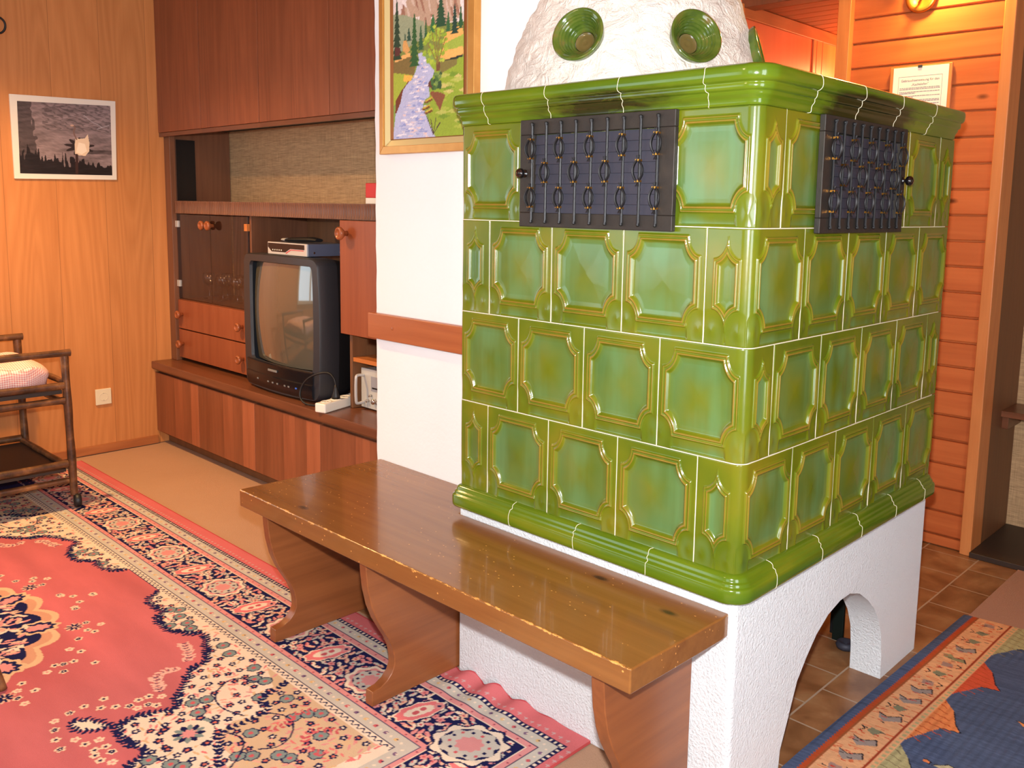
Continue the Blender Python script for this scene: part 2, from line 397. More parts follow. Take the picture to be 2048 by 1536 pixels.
def tiles():
    t = NT('terracotta_floor_tiles')
    br = t.n('ShaderNodeTexBrick', {'Vector': t.obj(loc=(-0.04, 0.093, 0), rot=(0, 0, PI/2)), 'Scale': 1.0, 'Mortar Size': 0.003, 'Mortar Smooth': 0.1, 'Bias': 0.0, 'Brick Width': 0.20, 'Row Height': 0.20})
    br.offset = 0.5; br.inputs['Color1'].default_value = (0, 0, 0, 1); br.inputs['Color2'].default_value = (1, 1, 1, 1); br.inputs['Mortar'].default_value = (0.5, 0.5, 0.5, 1)
    v = t.obj(); n = t.noise(v, 7, 4, 0.55, 0.5)
    c = t.ramp(n, [(0.32, S(116,74,42)), (0.55, S(150,104,66)), (0.75, S(176,136,94))])
    hv = t.n('ShaderNodeHueSaturation'); t.put(hv.inputs['Color'], c); t.put(hv.inputs['Value'], t.math('ADD', t.math('MULTIPLY', br.outputs['Color'], 0.22), 0.86))
    c = t.mix(br.outputs['Fac'], hv.outputs[0], S(176,152,128))
    t.set(Base_Color=c, Roughness=0.32); t.bump(t.math('SUBTRACT', 1.0, br.outputs['Fac']), 0.5, 0.002); return t.mat
M['tiles'] = tiles()
def pile(name, freq=700, b=0.5):
    t = NT(name); a = t.n('ShaderNodeAttribute', attribute_name='Col'); f = t.noise(t.obj(), freq, 2, 0.6); g = t.noise(t.obj(scale=(1, 3, 1)), 6, 4)
    hv = t.n('ShaderNodeHueSaturation'); t.put(hv.inputs['Color'], a.outputs['Color'])
    t.put(hv.inputs['Value'], t.math('ADD', t.math('ADD', t.math('MULTIPLY', f, 0.35), 0.70), t.math('MULTIPLY', g, 0.25)))
    t.set(Base_Color=hv.outputs[0], Roughness=0.95, Specular_IOR_Level=0.1); t.bump(f, b, 0.003); return t.mat
M['pile'] = pile('wool_rug_pile'); M['kilim'] = pile('woven_rug_wool', 500, 0.4)
def attr_mat(name, rough, bump=0.0):
    t = NT(name); a = t.n('ShaderNodeAttribute', attribute_name='Col'); t.set(Base_Color=a.outputs['Color'], Roughness=rough)
    if bump: t.bump(t.noise(t.obj(), 500, 2), bump, 0.001)
    return t.mat
M['stitch'] = attr_mat('wool_needlework', 0.8, 0.3); M['photo'] = attr_mat('photo_print', 0.3)
def bamboo():
    t = NT('dark_bamboo'); v = t.obj(); n = t.noise(t.obj(scale=(6, 6, 6)), 3, 5, 0.6)
    t.set(Base_Color=t.ramp(n, [(0.30, S(52,32,20)), (0.52, S(100,62,36)), (0.72, S(150,100,58))]), Roughness=0.38, Coat_Weight=0.2); return t.mat
M['bamboo'] = bamboo()
M['shelf_dark'] = plain('dark_shelf_board', S(52,38,30), 0.5, var=0.2)
def gingham():
    t = NT('pink_gingham_cloth'); x, y, z = t.sep(t.obj())
    s = lambda a: t.math('GREATER_THAN', t.math('FRACT', t.math('MULTIPLY', a, 110.0)), 0.5)
    f = t.math('MULTIPLY', t.math('ADD', s(y), s(t.math('ADD', z, x))), 0.5)
    t.set(Base_Color=t.mix(f, S(246,222,210), S(226,140,134)), Roughness=0.9); t.bump(t.noise(t.obj(), 14, 3), 0.5, 0.02); return t.mat
M['gingham'] = gingham()
def glass(name, c, rough=0.02, alpha=None):
    t = NT(name); t.set(Base_Color=c, Roughness=rough, Transmission_Weight=1.0, IOR=1.45); return t.mat
def thin_glass():
    t = NT('clear_thin_glass'); tr = t.n('ShaderNodeBsdfTransparent', {'Color': (0.95, 0.95, 0.95, 1)}); gl = t.n('ShaderNodeBsdfGlossy', {'Roughness': 0.10})
    lw = t.n('ShaderNodeLayerWeight', {'Blend': 0.45}); ge = t.n('ShaderNodeNewGeometry'); mx = t.n('ShaderNodeMixShader'); t.put(mx.inputs[0], t.math('MULTIPLY', t.math('ADD', t.math('MULTIPLY', lw.outputs['Fresnel'], 0.6), 0.10), t.math('SUBTRACT', 1.0, ge.outputs['Backfacing']))); t.put(mx.inputs[1], tr.outputs[0]); t.put(mx.inputs[2], gl.outputs[0])
    t.put(t.out.inputs[0], mx.outputs[0]); return t.mat
M['glassware'] = thin_glass()
def pane():
    t = NT('smoked_glass_pane'); tr = t.n('ShaderNodeBsdfTransparent', {'Color': (0.78, 0.74, 0.72, 1)}); gl = t.n('ShaderNodeBsdfGlossy', {'Roughness': 0.02})
    fr = t.n('ShaderNodeFresnel', {'IOR': 1.8}); ge = t.n('ShaderNodeNewGeometry'); mx = t.n('ShaderNodeMixShader'); t.put(mx.inputs[0], t.math('MULTIPLY', fr.outputs[0], t.math('SUBTRACT', 1.0, ge.outputs['Backfacing']))); t.put(mx.inputs[1], tr.outputs[0]); t.put(mx.inputs[2], gl.outputs[0])
    t.put(t.out.inputs[0], mx.outputs[0]); return t.mat
M['pane'] = pane()
def emit(name, c, s):
    t = NT(name); t.set(Base_Color=(0, 0, 0), Emission_Color=c, Emission_Strength=s); return t.mat
M['sky_pane'] = emit('daylight_pane', (0.74, 0.92, 1.0), 3.4); M['sky_pane_3'] = emit('bright_daylight_pane', (0.80, 0.93, 1.0), 4.0); M['sky_pane_4'] = emit('open_sky_pane', (0.86, 0.94, 1.0), 11.0)
M['bulb'] = emit('lit_bulb', (1.0, 0.72, 0.35), 14.0)
M['shade'] = plain('cream_lamp_shade', S(224,196,150), 0.7)
M['white_paint'] = plain('white_window_paint', S(222,218,208), 0.5)
# ================================================================ the room
XL, XR, YB, YF, ZC = -3.87, 2.70, 2.02, -3.90, 2.46
def wall(name, x0, x1, y0, y1, z0, z1, mat): return structure(MB().box(x0, x1, y0, y1, z0, z1).build(name, mat))
structure(MB().box(XL-.1, XR+.1, YF-.1, 4.3, -0.12, -0.004).build('floor', M['carpet']))
structure(MB().box(-1.6, 0.045, 0.02, 4.2, -0.004, 0.0).build('floor', M['tiles']))
structure(MB().box(0.045, XR, 1.30, 2.02, -0.004, 0.004).build('floor', M['carpet_pink']))
wall('wall_left', XL-.1, XL, YF, 0.95, 0, ZC, M['oak'])
wall('wall_back', XL, -1.495, 0.90, 1.00, 0, ZC, M['linen'])
wall('wall_front', XL, XR, YF-.1, YF, 0, ZC, M['wall_plaster'])
wall('wall_right', XR, XR+.1, YF, YB+.5, 0, ZC, M['wall_plaster'])
# white chimney block beside the stove, its left arris slightly uneven plaster
mb = MB(); n = 60
def uneven(i): return 0.0014*math.sin(i*1.9)+0.0014*math.sin(i*0.73+1)
zs = [ZC*i/n for i in range(n+1)]
V = []; F = []
ring = lambda i: [(-1.495+uneven(i), 0.172), (-1.489+uneven(i), 0.170), (-0.70, 0.170), (-0.70, 1.00), (-1.20, 1.00), (-1.495, 1.00)]
for i, z in enumerate(zs): V += [(x, y, z) for x, y in ring(i)]
for i in range(n):
    for k in range(6): F.append((i*6+k, i*6+(k+1) % 6, i*6+6+(k+1) % 6, i*6+6+k))
mb.add(V, F); structure(mb.build('wall_chimney', M['wall_plaster'], angle=40))
# horizontally boarded pine wall, each board's tongue a real gap
def board_wall(name, x0, x1):
    b = MB(); b.box(x0, x1, YB+.020, YB+.09, 0, ZC)
    z = 0.047
    prev = 0.0
    while prev < ZC:
        z1 = min(z, ZC)
        b.prism([(YB+.020, prev+.0035), (YB+.003, prev+.0035), (YB, prev+.0075), (YB, z1-.0050), (YB+.003, z1-.0035), (YB+.020, z1-.0035)], 'x', x0, x1)
        prev = z1; z += 0.098
        if z1 >= ZC: break
    return structure(b.build(name, M['pine'], angle=30))
board_wall('wall_boards', -0.745, -0.165)
board_wall('wall_boards_right', 0.85, XR)
structure(MB().box(-0.80, -0.745, 1.985, 2.10, 0, ZC).build('trim_1', M['pine_v'], bevel=.003))
structure(MB().box(-0.170, -0.128, 1.996, 2.12, 0, ZC).build('trim_2', M['pine_v'], bevel=.004))
# recessed niche right of the boards
structure(MB().box(-0.170, -0.130, 2.05, 2.50, 0, ZC).build('wall_niche_side', M['niche_wood']))
structure(MB().box(-0.170, 0.90, 2.45, 2.52, 0, ZC).build('wall_niche_back', M['linen']))
structure(MB().box(0.85, 0.90, 2.02, 2.50, 0, ZC).build('wall_niche_far_side', M['niche_wood']))
structure(MB().box(-0.130, 0.85, 1.985, 2.45, 0, 0.022).build('trim_3', M['shelf_dark'], bevel=.003))
s_ = one(MB().box(-0.130, 0.85, 2.24, 2.45, 0.520, 0.545).box(-0.130, -0.105, 2.26, 2.44, 0.470, 0.520).build('niche_shelf', M['teak_x'], bevel=.002), 'brown shelf board in the dim niche right of the pine boards', 'shelf')
# hall seen past the stove
wall('wall_hall', -1.30, -1.20, 1.00, 4.20, 0, 2.30, M['pine_hall'])
b = MB()
for y in (2.60, 2.66, 2.83, 2.96): b.prism([(y, 0), (y+.012, 0), (y+.012, 2.16), (y, 2.16)], 'x', -1.20, -1.190)
b.box(-1.20, -1.192, 2.57, 3.1, 0, 2.16)
structure(b.build('trim_4', M['pine_v'], bevel=.002))
structure(MB().box(-1.20, -1.185, 1.0, 4.2, 2.155, 2.212).build('trim_5', M['oak_trim'], bevel=.003))
wall('wall_hall_end', -1.30, -0.70, 4.20, 4.30, 0, 2.30, M['pine_hall'])
wall('wall_hall_right', -0.745, -0.70, 2.10, 4.20, 0, 2.30, M['pine_hall'])
b = MB(); y = 1.99
while y < 4.2:
    b.box(-1.20, -0.745, y, min(4.2, y+.082), 2.214, 2.24); y += .09
b.box(-1.20, -0.745, 2.0, 4.2, 2.23, 2.30)
structure(b.build('ceiling_hall', M['pine_ceil']))
structure(MB().box(-1.20, -0.745, 1.90, 1.99, 2.195, ZC).build('trim_6', M['teak_y'], bevel=.004))
structure(MB().box(XL-.1, XR+.1, YF-.1, 2.55, ZC, ZC+.1).build('ceiling', M['pine_ceil']))
structure(MB().box(XL, XL+.012, -3.9, 0.44, 0, 0.045).build('baseboard_left', M['oak_trim'], bevel=.003))
# windows behind and beside the photographer
def window(n, frame_boxes, pane_boxes, mat='sky_pane'):
    b = MB()
    for q in frame_boxes: b.box(*q)
    o = structure(b.build('window_%d' % n, M['white_paint'], bevel=.004))
    p = MB()
    for q in pane_boxes: p.box(*q)
    p.build('pane', M[mat], o)
def front_window(n, x0, x1, z0, z1):
    y0, y1 = YF, YF+.05; xm = (x0+x1)/2; f = .05
    window(n, [(x0, x1, y0, y1, z0, z0+f), (x0, x1, y0, y1, z1-f, z1), (x0, x0+f, y0, y1, z0+f, z1-f), (x1-f, x1, y0, y1, z0+f, z1-f), (xm-.03, xm+.03, y0, y1, z0+f, z1-f)],
           [(x0+f, xm-.03, y0+.005, y0+.02, z0+f, z1-f), (xm+.03, x1-f, y0+.005, y0+.02, z0+f, z1-f)])
front_window(1, -3.75, -1.9, 0.75, 2.15)
front_window(2, -0.2, 1.0, 1.0, 2.15)
def side_window(n, xa, y0, y1, z0, z1, s):
    f = .05; xb = xa+s*.05; xi = xa+s*.005; xo = xa+s*.02; ym = (y0+y1)/2
    X = lambda a, b: (min(a, b), max(a, b))
    window(n, [(*X(xa, xb), y0, y1, z0, z0+f), (*X(xa, xb), y0, y1, z1-f, z1), (*X(xa, xb), y0, y0+f, z0+f, z1-f), (*X(xa, xb), y1-f, y1, z0+f, z1-f), (*X(xa, xb), ym-.03, ym+.03, z0+f, z1-f)],
           [(*X(xi, xo), y0+f, ym-.03, z0+f, z1-f), (*X(xi, xo), ym+.03, y1-f, z0+f, z1-f)], 'sky_pane_%d' % n)
side_window(3, XL, -2.35, -1.00, 0.75, 1.95, 1)
side_window(4, XR, -2.15, -1.05, 0.25, 2.2, -1)

# ================================================================ the tiled stove
X0, X1, Y0, Y1 = -0.876, 0.0, 0.0, 1.097
ZB, RH, ZT = 0.55, 0.2463, 1.535
stove = thing('tiled_stove', (X0/2, Y1/2, 0), 'green tiled heating stove on a white plaster base with an arched opening', 'stove')
# --- plaster base: hollow, arches in the right and far sides
arch = [(0.236, 0), (0.241, .05), (0.271, .114), (0.309, .198), (0.353, .245), (0.400, .286), (0.46, .318), (0.526, .334), (0.584, .335), (0.646, .315), (0.707, .276), (0.752, .238), (0.788, .195), (0.815, .140), (0.828, .07), (0.830, 0)]
def arched(u0, u1, pts, ztop): return [(u0, 0), *pts, (u1, 0), (u1, ztop), (u0, ztop)]
b = MB(); ZP = 0.497; R = .012
q = .014
b.box(X0, X1-q, Y0, Y0+.09, 0, ZP)
b.box(X0, X0+.09, Y0+.09, Y1, 0, ZP)
b.prism(arched(Y0+q, Y1-q, arch, ZP), 'x', X1-.09, X1)
b.prism(arched(X0+.09, X1-q, [(X0+.09+(y-.236)*1.02+.05, z) for y, z in arch], ZP), 'y', Y1-.09, Y1)
for cy, a0 in ((Y0+q, -PI/2), (Y1-q, 0)):
    b.prism([(X1-q, cy)]+[(X1-q+q*math.cos(a0+PI/2*k/6), cy+q*math.sin(a0+PI/2*k/6)) for k in range(7)], 'z', 0, ZP)
b.box(X0+.09, X1-.09, Y0+.09, Y1-.09, .40, ZP)
base = b.build('plaster_base', M['plaster'], stove, angle=30)
# --- swept mouldings
def footprint(r=0.028, back=0.17):
    """points with outward normals round the stove, from the chimney wall along the left return, the front and the right side."""
    P = [((X0, back), (-1, 0)), ((X0, Y0+.006), (-1, 0))]
    for k in range(1, 6): a = PI+PI/2*k/6; P.append(((X0+.006+.006*math.cos(a), Y0+.006+.006*math.sin(a)), (math.cos(a), math.sin(a))))
    P.append(((X0+.006, Y0), (0, -1)))
    for k in range(1, 12): P.append(((X0+.006+(X1-r-X0-.006)*k/12, Y0), (0, -1)))
    P.append(((X1-r, Y0), (0, -1)))
    for k in range(1, 10): a = -PI/2+PI/2*k/10; P.append(((X1-r+r*math.cos(a), Y0+r+r*math.sin(a)), (math.cos(a), math.sin(a))))
    P.append(((X1, Y0+r), (1, 0)))
    for k in range(1, 12): P.append(((X1, Y0+r+(Y1-2*r-Y0)*k/12), (1, 0)))
    P.append(((X1, Y1-r), (1, 0)))
    for k in range(1, 7): a = PI/2*k/7; P.append(((X1-r+r*math.cos(a), Y1-r+r*math.sin(a)), (math.cos(a), math.sin(a))))
    P.append(((X1-r, Y1), (0, 1))); P.append(((X0+.3, Y1), (0, 1)))
    return P
def smooth_profile(pts, k=3):
    for _ in range(k):
        q = [pts[0]]
        for a, c in zip(pts[:-1], pts[1:]):
            q += [(a[0]*.75+c[0]*.25, a[1]*.75+c[1]*.25), (a[0]*.25+c[0]*.75, a[1]*.25+c[1]*.75)]
        pts = q+[pts[-1]]
    return pts
def sweep(name, prof, mat, joints, rj=.0007):
    b = MB(); fp = footprint(); n = len(prof); V = []; F = []
    for (x, y), (nx, ny) in fp:
        for p, z in prof: V.append((x+nx*p, y+ny*p, z))
    for i in range(len(fp)-1):
        for k in range(n-1): F.append((i*n+k, i*n+k+1, (i+1)*n+k+1, (i+1)*n+k))
    b.add(V, F)
    # cream joints between the separate moulding tiles, following the profile in a hand-fitted wavy line
    for j, (face, t) in enumerate(joints):
        pp = []
        for q, (p, z) in enumerate(prof):
            if p < -.01: continue
            wob = .0022*math.sin(q*0.42+j*1.3)+.0012*math.sin(q*1.1+j)
            pp.append((t+wob, Y0-p-.0002, z) if face == 'f' else (X1+p+.0002, t+wob, z))
        b.tube(pp, rj, 5, mi=1)
    o = b.build(name, [mat, M['grout']], stove, smooth=True)
    return o
cprof = smooth_profile([(-.010, 1.534), (.004, 1.534), (.006, 1.537), (.007, 1.548), (.013, 1.555), (.0135, 1.562), (.0195, 1.564), (.0205, 1.574), (.0190, 1.578), (.0255, 1.580), (.030, 1.588), (.030, 1.604), (.026, 1.611), (.016, 1.614)], 1)+[(-.12, 1.614)]
lprof = smooth_profile([(-.004, .556), (.006, .555), (.0125, .549), (.0135, .541), (.0185, .5395), (.0190, .532), (.0240, .530), (.0260, .525), (.0260, .502), (.022, .496), (.015, .494)], 1)+[(-.03, .494)]
sweep('cornice', cprof, M['cornice'], [('f', x) for x in (-.775, -.555, -.335, -.115)]+[('r', y) for y in (.20, .42, .64, .86)])
sweep('lower_moulding', lprof, M['cornice'], [('f', x) for x in (-.66, -.44, -.22)]+[('r', y) for y in (.13, .35, .57, .79, 1.0)])
# --- tiles: relief panels, the corner tiles bent round the rounded arris
def gridc(W, step=0.0028, e=0.0):
    n = max(2, int(round((W-2*e)/step))); a = np.linspace(e, W-e, n+1)
    return np.concatenate([[e-0.0], a[1:-1], [W-e]])
PD = np.array([-.05, -.0012, 0.0, .0012, .0028, .0040, .0056, .0080, .0096, .0112, .0130, .0150, .0172, .0195, .030, .050, .12])
PH = np.array([0.0, 0.0, .0010, .0040, .0046, .0030, .0020, .0018, .0048, .0056, .0040, .0012, -.0012, -.0026, -.0034, -.0030, -.0008])
def relief(A, B, x0, x1, z0, z1, rx, rz, k):
    d = np.minimum(np.minimum(A-x0, x1-A), np.minimum(B-z0, z1-B)); cd_ = np.full_like(A, 9.0); lowc = np.zeros_like(A)
    for cx in (x0, x1):
        for cz in (z0, z1):
            q = (np.sqrt(((A-cx)/rx)**2+((B-cz)/rz)**2)-1)*(rx+rz)/2; d = np.minimum(d, q); cd_ = np.minimum(cd_, q)
            if cz == z0: lowc = np.maximum(lowc, np.clip(-q/((rx+rz)/2), 0, 1))
    h = np.interp(d*k, PD, PH)
    h = h - .0014*np.sin(lowc*PI)              # shallow fan inside the two lower notches
    low = np.clip((z0+.002-B)/(z0*.95), 0, 1)*np.clip((A-x0-rx*.9)/.006, 0, 1)*np.clip((x1-rx*.9-A)/.006, 0, 1)
    return h - .0030*np.sin(low*PI*.5)*np.clip((B-.0015)/.006, 0, 1)
def tile(t0, t1, row, panels, face, left_end=False):
    """face coordinate t (front: negative to 0, right: 0 to positive), one glazed tile from t0 to t1."""
    g = .0008
    T = np.linspace(t0+g, t1-g, max(8, int((t1-t0)/.00165))); Z = np.linspace(g, RH-g, 146)
    T = np.concatenate([[T[0]], [T[0]+.0008], T[1:-1], [T[-1]-.0008], [T[-1]]]); Z = np.concatenate([[Z[0]], [Z[0]+.0008], Z[1:-1], [Z[-1]-.0008], [Z[-1]]])
    A, B = np.meshgrid(T, Z)
    H = np.zeros_like(A)
    for (a0, a1, k, rx, rz) in panels:
        mk = (A > a0-.02) & (A < a1+.02)
        H += np.where(mk, relief(A, B, a0, a1, .030, RH-.018, rx, rz, k), 0)
    e = np.minimum(np.minimum(A-T[0], T[-1]-A), np.minimum(B-Z[0], Z[-1]-B))
    H = H - .0014*(1-np.clip(e/.0018, 0, 1))**2 - .0022*(e < 1e-6)
    H = H + .0006*np.sin(A*21+row*2.1)*np.sin(B*17+t0*9)
    rel = np.clip((H+.0055)/.0110, 0, 1)
    r = .028
    X = np.where(A <= 0, A, 0.0); Y = np.where(A > 0, A, 0.0); NX = np.where(A > 0, 1.0, 0.0); NY = np.where(A > 0, 0.0, -1.0)
    m_ = np.abs(A) < r
    ang = -PI/2 + (A/r+1)/2*PI/2
    X = np.where(m_, -r+r*np.cos(ang), X); Y = np.where(m_, r+r*np.sin(ang), Y); NX = np.where(m_, np.cos(ang), NX); NY = np.where(m_, np.sin(ang), NY)
    P = np.stack([X+NX*H, Y+NY*H, ZB+row*RH+B], -1)
    return P, rel
U = .22; full = lambda a: (a+.013, a+U-.013, 1.0, .030, .042)
halfL = lambda a: (a+.020, a+.084, 1.25, .032, .046); halfR = lambda a: (a+.026, a+.090, 1.25, .032, .046)
cos_, quads, rels = [], [], []; off = 0
for row in range(4):
    odd = row in (1, 3)
    spans = []
    if odd:
        for k in (4, 3, 2): spans.append((max(-k*U, X0), -(k-1)*U, [full(-k*U if k < 4 else X0)]))
        spans.append((-U, U/2, [full(-U-.002), halfR(0.0+.004)]))
        for k in range(4): spans.append((U/2+k*U, U*1.5+k*U, [full(U/2+k*U)]))
        spans.append((4.5*U, Y1, [halfL(4.5*U)]))
    else:
        spans.append((X0, -3.5*U, [halfL(X0)]))
        for k in (3, 2, 1): spans.append((-(k+.5)*U, -(k-.5)*U, [full(-(k+.5)*U)]))
        spans.append((-U/2, U, [halfL(-U/2), full(.004)]))
        for k in range(1, 4): spans.append((k*U, (k+1)*U, [full(k*U)]))
        spans.append((4*U, Y1, [full(4*U)]))
    for (a, c, panels) in spans:
        P, rel = tile(a, c, row, panels, None)
        ny, nx = P.shape[:2]; idx = np.arange(ny*nx).reshape(ny, nx)+off
        quads.append(np.stack([idx[:-1, :-1], idx[:-1, 1:], idx[1:, 1:], idx[1:, :-1]], -1).reshape(-1, 4))
        cos_.append(P.reshape(-1, 3)); rels.append(rel.ravel()); off += ny*nx
co = np.concatenate(cos_)-np.array(stove.location)
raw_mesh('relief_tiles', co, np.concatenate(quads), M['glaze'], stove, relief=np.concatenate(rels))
# grout core behind the tiles, and the cream joints themselves
b = MB(); fp = footprint(.028); V = []; F = []
for (x, y), (nx, ny) in fp: V += [(x-nx*.0100, y-ny*.0100, ZB-.01), (x-nx*.0100, y-ny*.0100, ZT+.01)]
for i in range(len(fp)-1): F.append((2*i, 2*i+1, 2*i+3, 2*i+2))
F.append((2*len(fp)-2, 2*len(fp)-1, 1, 0))
b.add(V, F); b.build('brick_core', M['grout'], stove)
b = MB(); fq = [f_ for f_ in fp if f_[0][1] < .16 or f_[1][1] > -.5]
for k in range(5):
    z = ZB+k*RH; prof_ = [(-.009, z+.0010), (-.0009, z+.0010), (-.0009, z-.0010), (-.009, z-.0010)]; V = []; F = []
    for (x, y), (nx, ny) in fp:
        for q_, zq in prof_: V.append((x+nx*q_, y+ny*q_, zq))
    for i in range(len(fp)-1):
        for j in range(3): F.append((i*4+j, i*4+j+1, i*4+j+5, i*4+j+4))
    b.add(V, F)
for row, joints_f, joints_r in ((0, (-3.5, -2.5, -1.5, -.5), (1, 2, 3, 4)), (1, (-3, -2, -1), (.5, 1.5, 2.5, 3.5, 4.5)), (2, (-3.5, -2.5, -1.5, -.5), (1, 2, 3, 4)), (3, (-3, -2, -1), (.5, 1.5, 2.5, 3.5, 4.5))):
    za, zb = ZB+row*RH, ZB+(row+1)*RH
    for t in joints_f: b.box(t*.22-.0010, t*.22+.0010, .0009, .009, za, zb)
    for t in joints_r: b.box(-.009, -.0009, t*.22-.0010, t*.22+.0010, za, zb)
b.build('cream_joints', M['grout'], stove)
MB().box(X0+.02, X1-.03, Y0+.03, Y1-.03, 1.56, 1.608).build('top_slab', M['plaster'], stove)
# --- warm-air doors
def air_door(cx, cy, face):
    """wrought iron door; local u along the face, w out of the face."""
    W, H, zc = .458, .258, 1.4065
    if face == 'f': T = lambda p: (cx+p[0], cy-p[1], p[2])
    else: T = lambda p: (cx+p[1], cy+p[0], p[2])
    fr = MB(); h = W/2; B_ = .040; z0, z1 = zc-H/2, zc+H/2
    for q in ((-h, h, 0, .014, z0, z0+B_*.85), (-h, h, 0, .014, z1-B_*.9, z1), (-h, -h+B_*1.15, 0, .014, z0+B_*.85, z1-B_*.9), (h-B_, h, 0, .014, z0+B_*.85, z1-B_*.9)): fr.box(*q, R=T)
    door = fr.build('warm_air_door', M['iron'], stove, bevel=.002)
    pl = MB()
    for i in range(8):
        za = z0+B_*.8+i*.0235
        vs = [T((u, w_, z)) for u in (-h+.03, h-.03) for (w_, z) in ((.001, za), (.007, za+.001), (.003, za+.0245), (.001, za+.0245))]
        pl.add(vs, [(0, 1, 5, 4), (1, 2, 6, 5), (2, 3, 7, 6), (3, 0, 4, 7), (0, 3, 2, 1), (4, 5, 6, 7)])
    pl.build('louvre_plate', M['slate'], door)
    first = None
    for k in range(9):
        u = -.185+k*.0466 if face == 'f' else .185-k*.0466
        gr = MB()
        path = [(u, .0205, z0+.010), (u, .0175, z0+.018)]+[(u, .0175, z0+.018+i*(H-.036)/40) for i in range(1, 40)]+[(u, .0175, z1-.018), (u, .0210, z1-.009)]
        rad = [.0026+.0012*abs(math.sin(i*1.25)) for i in range(len(path))]
        gr.tube([T(p) for p in path], rad, 6)
        gr.ball(T((u, .018, z1-.012)), .0048, seg=8, rings=6); gr.ball(T((u, .018, z0+.012)), .0042, seg=8, rings=6)
        for zb in ((zc+.058, zc-.058) if k % 2 == 0 else (zc+.001,)):
            for a in range(4):
                an = a*PI/2+.35
                bp = []
                for i in range(9):
                    t_ = i/8; rr = .0028+.0140*math.sin(PI*t_)**0.9
                    bp.append(T((u+rr*math.cos(an), .0205+rr*math.sin(an)*.75+.004, zb-.0235+.047*t_)))
                gr.tube(bp, .0022, 5)
            for s in (-1, 1):
                cc = (u, .0215, zb+s*.0225)
                if first is None:
                    first = MB().box(u-.0052, u+.0052, .0155, .0275, cc[2]-.0022, cc[2]+.0022, R=T).build('brass_collar', M['brass'], door); c0 = Vector(T(cc))
                else:
                    q_ = first.copy(); col.objects.link(q_); q_.parent = door; q_.location = Vector(T(cc))-c0
                for q in range(3):
                    a = -.6+q*.6
                    gr.tube([T((u, .022, zb+s*.026)), T((u+.0085*math.sin(a), .025, zb+s*.0335))], [.0022, .0008], 5)
        gr.build('basket_bar', M['iron_bar'], door, angle=45)
    kb = MB(); ku = -h+.017 if face == 'f' else h-.012
    kb.lathe([(.0001, .014), (.010, .014), (.010, .016), (.004, .018), (.004, .020), (.008, .022), (.0125, .027), (.0125, .033), (.008, .039), (.0001, .041)], T((ku, 0, zc)), (0, -1, 0) if face == 'f' else (1, 0, 0), 18)
    kb.build('door_knob', M['black_gloss'], door, smooth=True)
    return door
air_door(-.4165, -.004, 'f')
air_door(.004, .478, 'r')
# --- plaster dome with set-in bowls
DC = (-.666, .449); dz = [1.600, 1.64, 1.69, 1.745, 1.81, 1.88, 1.96, 2.05, 2.16, 2.30, 2.455]; dr = [.370, .364, .352, .337, .317, .293, .264, .236, .206, .190, .186]
N = 330; zz = np.linspace(1.600, 2.455, 200); rr = np.interp(zz, dz, dr)
AA, ZZ = np.meshgrid(np.linspace(0, 2*PI, N+1), zz); RR = np.interp(ZZ, dz, dr)
hs = sum(a_*np.sin(AA*f_+p_+2.3*np.sin(ZZ*g_)) * np.sin(ZZ*g_*1.7+p_*2+AA*3) for a_, f_, g_, p_ in ((.0022, 7, 22, .3), (.0016, 15, 41, 1.9), (.0012, 27, 63, 4.1), (.0009, 41, 97, .8)))
RR = RR+hs
P = np.stack([DC[0]+RR*np.cos(AA), DC[1]+RR*np.sin(AA), ZZ], -1)
BOWLS = [(-75.5, 1.748), (-26.3, 1.744), (24, 1.745)]
def bowl_frame(az, z):
    a = math.radians(az); r = float(np.interp(z, dz, dr)); sl = float(np.interp(z+.05, dz, dr)-np.interp(z-.05, dz, dr))/.1
    return Vector((DC[0]+r*math.cos(a), DC[1]+r*math.sin(a), z)), Vector((math.cos(a), math.sin(a), -sl)).normalized()
FC = (P[:-1, :-1]+P[1:, 1:])/2; keep = np.ones(FC.shape[:2], bool)
for az, z in BOWLS:
    c_, n_ = bowl_frame(az, z); d_ = FC-np.array(c_); al = d_@np.array(n_)
    keep &= ~((np.linalg.norm(d_-al[..., None]*np.array(n_), axis=-1) < .060) & (al > -.15))
grid_mesh('plaster_dome', P, M['trowel'], stove, keep=keep)
def bowl(az, z):
    c, nrm = bowl_frame(az, z)
    prof = [(.0600, -.036), (.0640, -.012), (.0690, .004), (.0692, .008), (.0655, .0095), (.0610, .007)]
    for i in range(1, 22):
        t_ = i/21; rad = .0600*(1-t_)+.0260*t_; prof.append((rad+.0010*math.sin(i*1.9), .006-.044*t_**1.25))
    bb_ = MB().lathe(prof, c+nrm*.008, nrm, 48)
    bb_.lathe([(.0258, -.0380), (.022, -.0405), (.014, -.0415), (.010, -.0398), (.006, -.0412), (.0002, -.0412)], c+nrm*.008, nrm, 48, mi=1)
    bb_.build('glazed_bowl', [M['bowl'], M['bowl_well']], stove, smooth=True)
def bowl_mat():
    t = NT('olive_bowl_glaze'); v = t.obj(); n = t.noise(v, 30, 4)
    t.set(Base_Color=t.ramp(n, [(.35, S(62,84,26)), (.55, S(82,100,34)), (.78, S(112,92,48))]), Roughness=.12, Coat_Weight=.5); return t.mat
M['bowl'] = bowl_mat(); M['bowl_well'] = plain('brown_bowl_well', S(98,86,46), .15, coat=.5, var=.25)
for az, z in BOWLS: bowl(az, z)
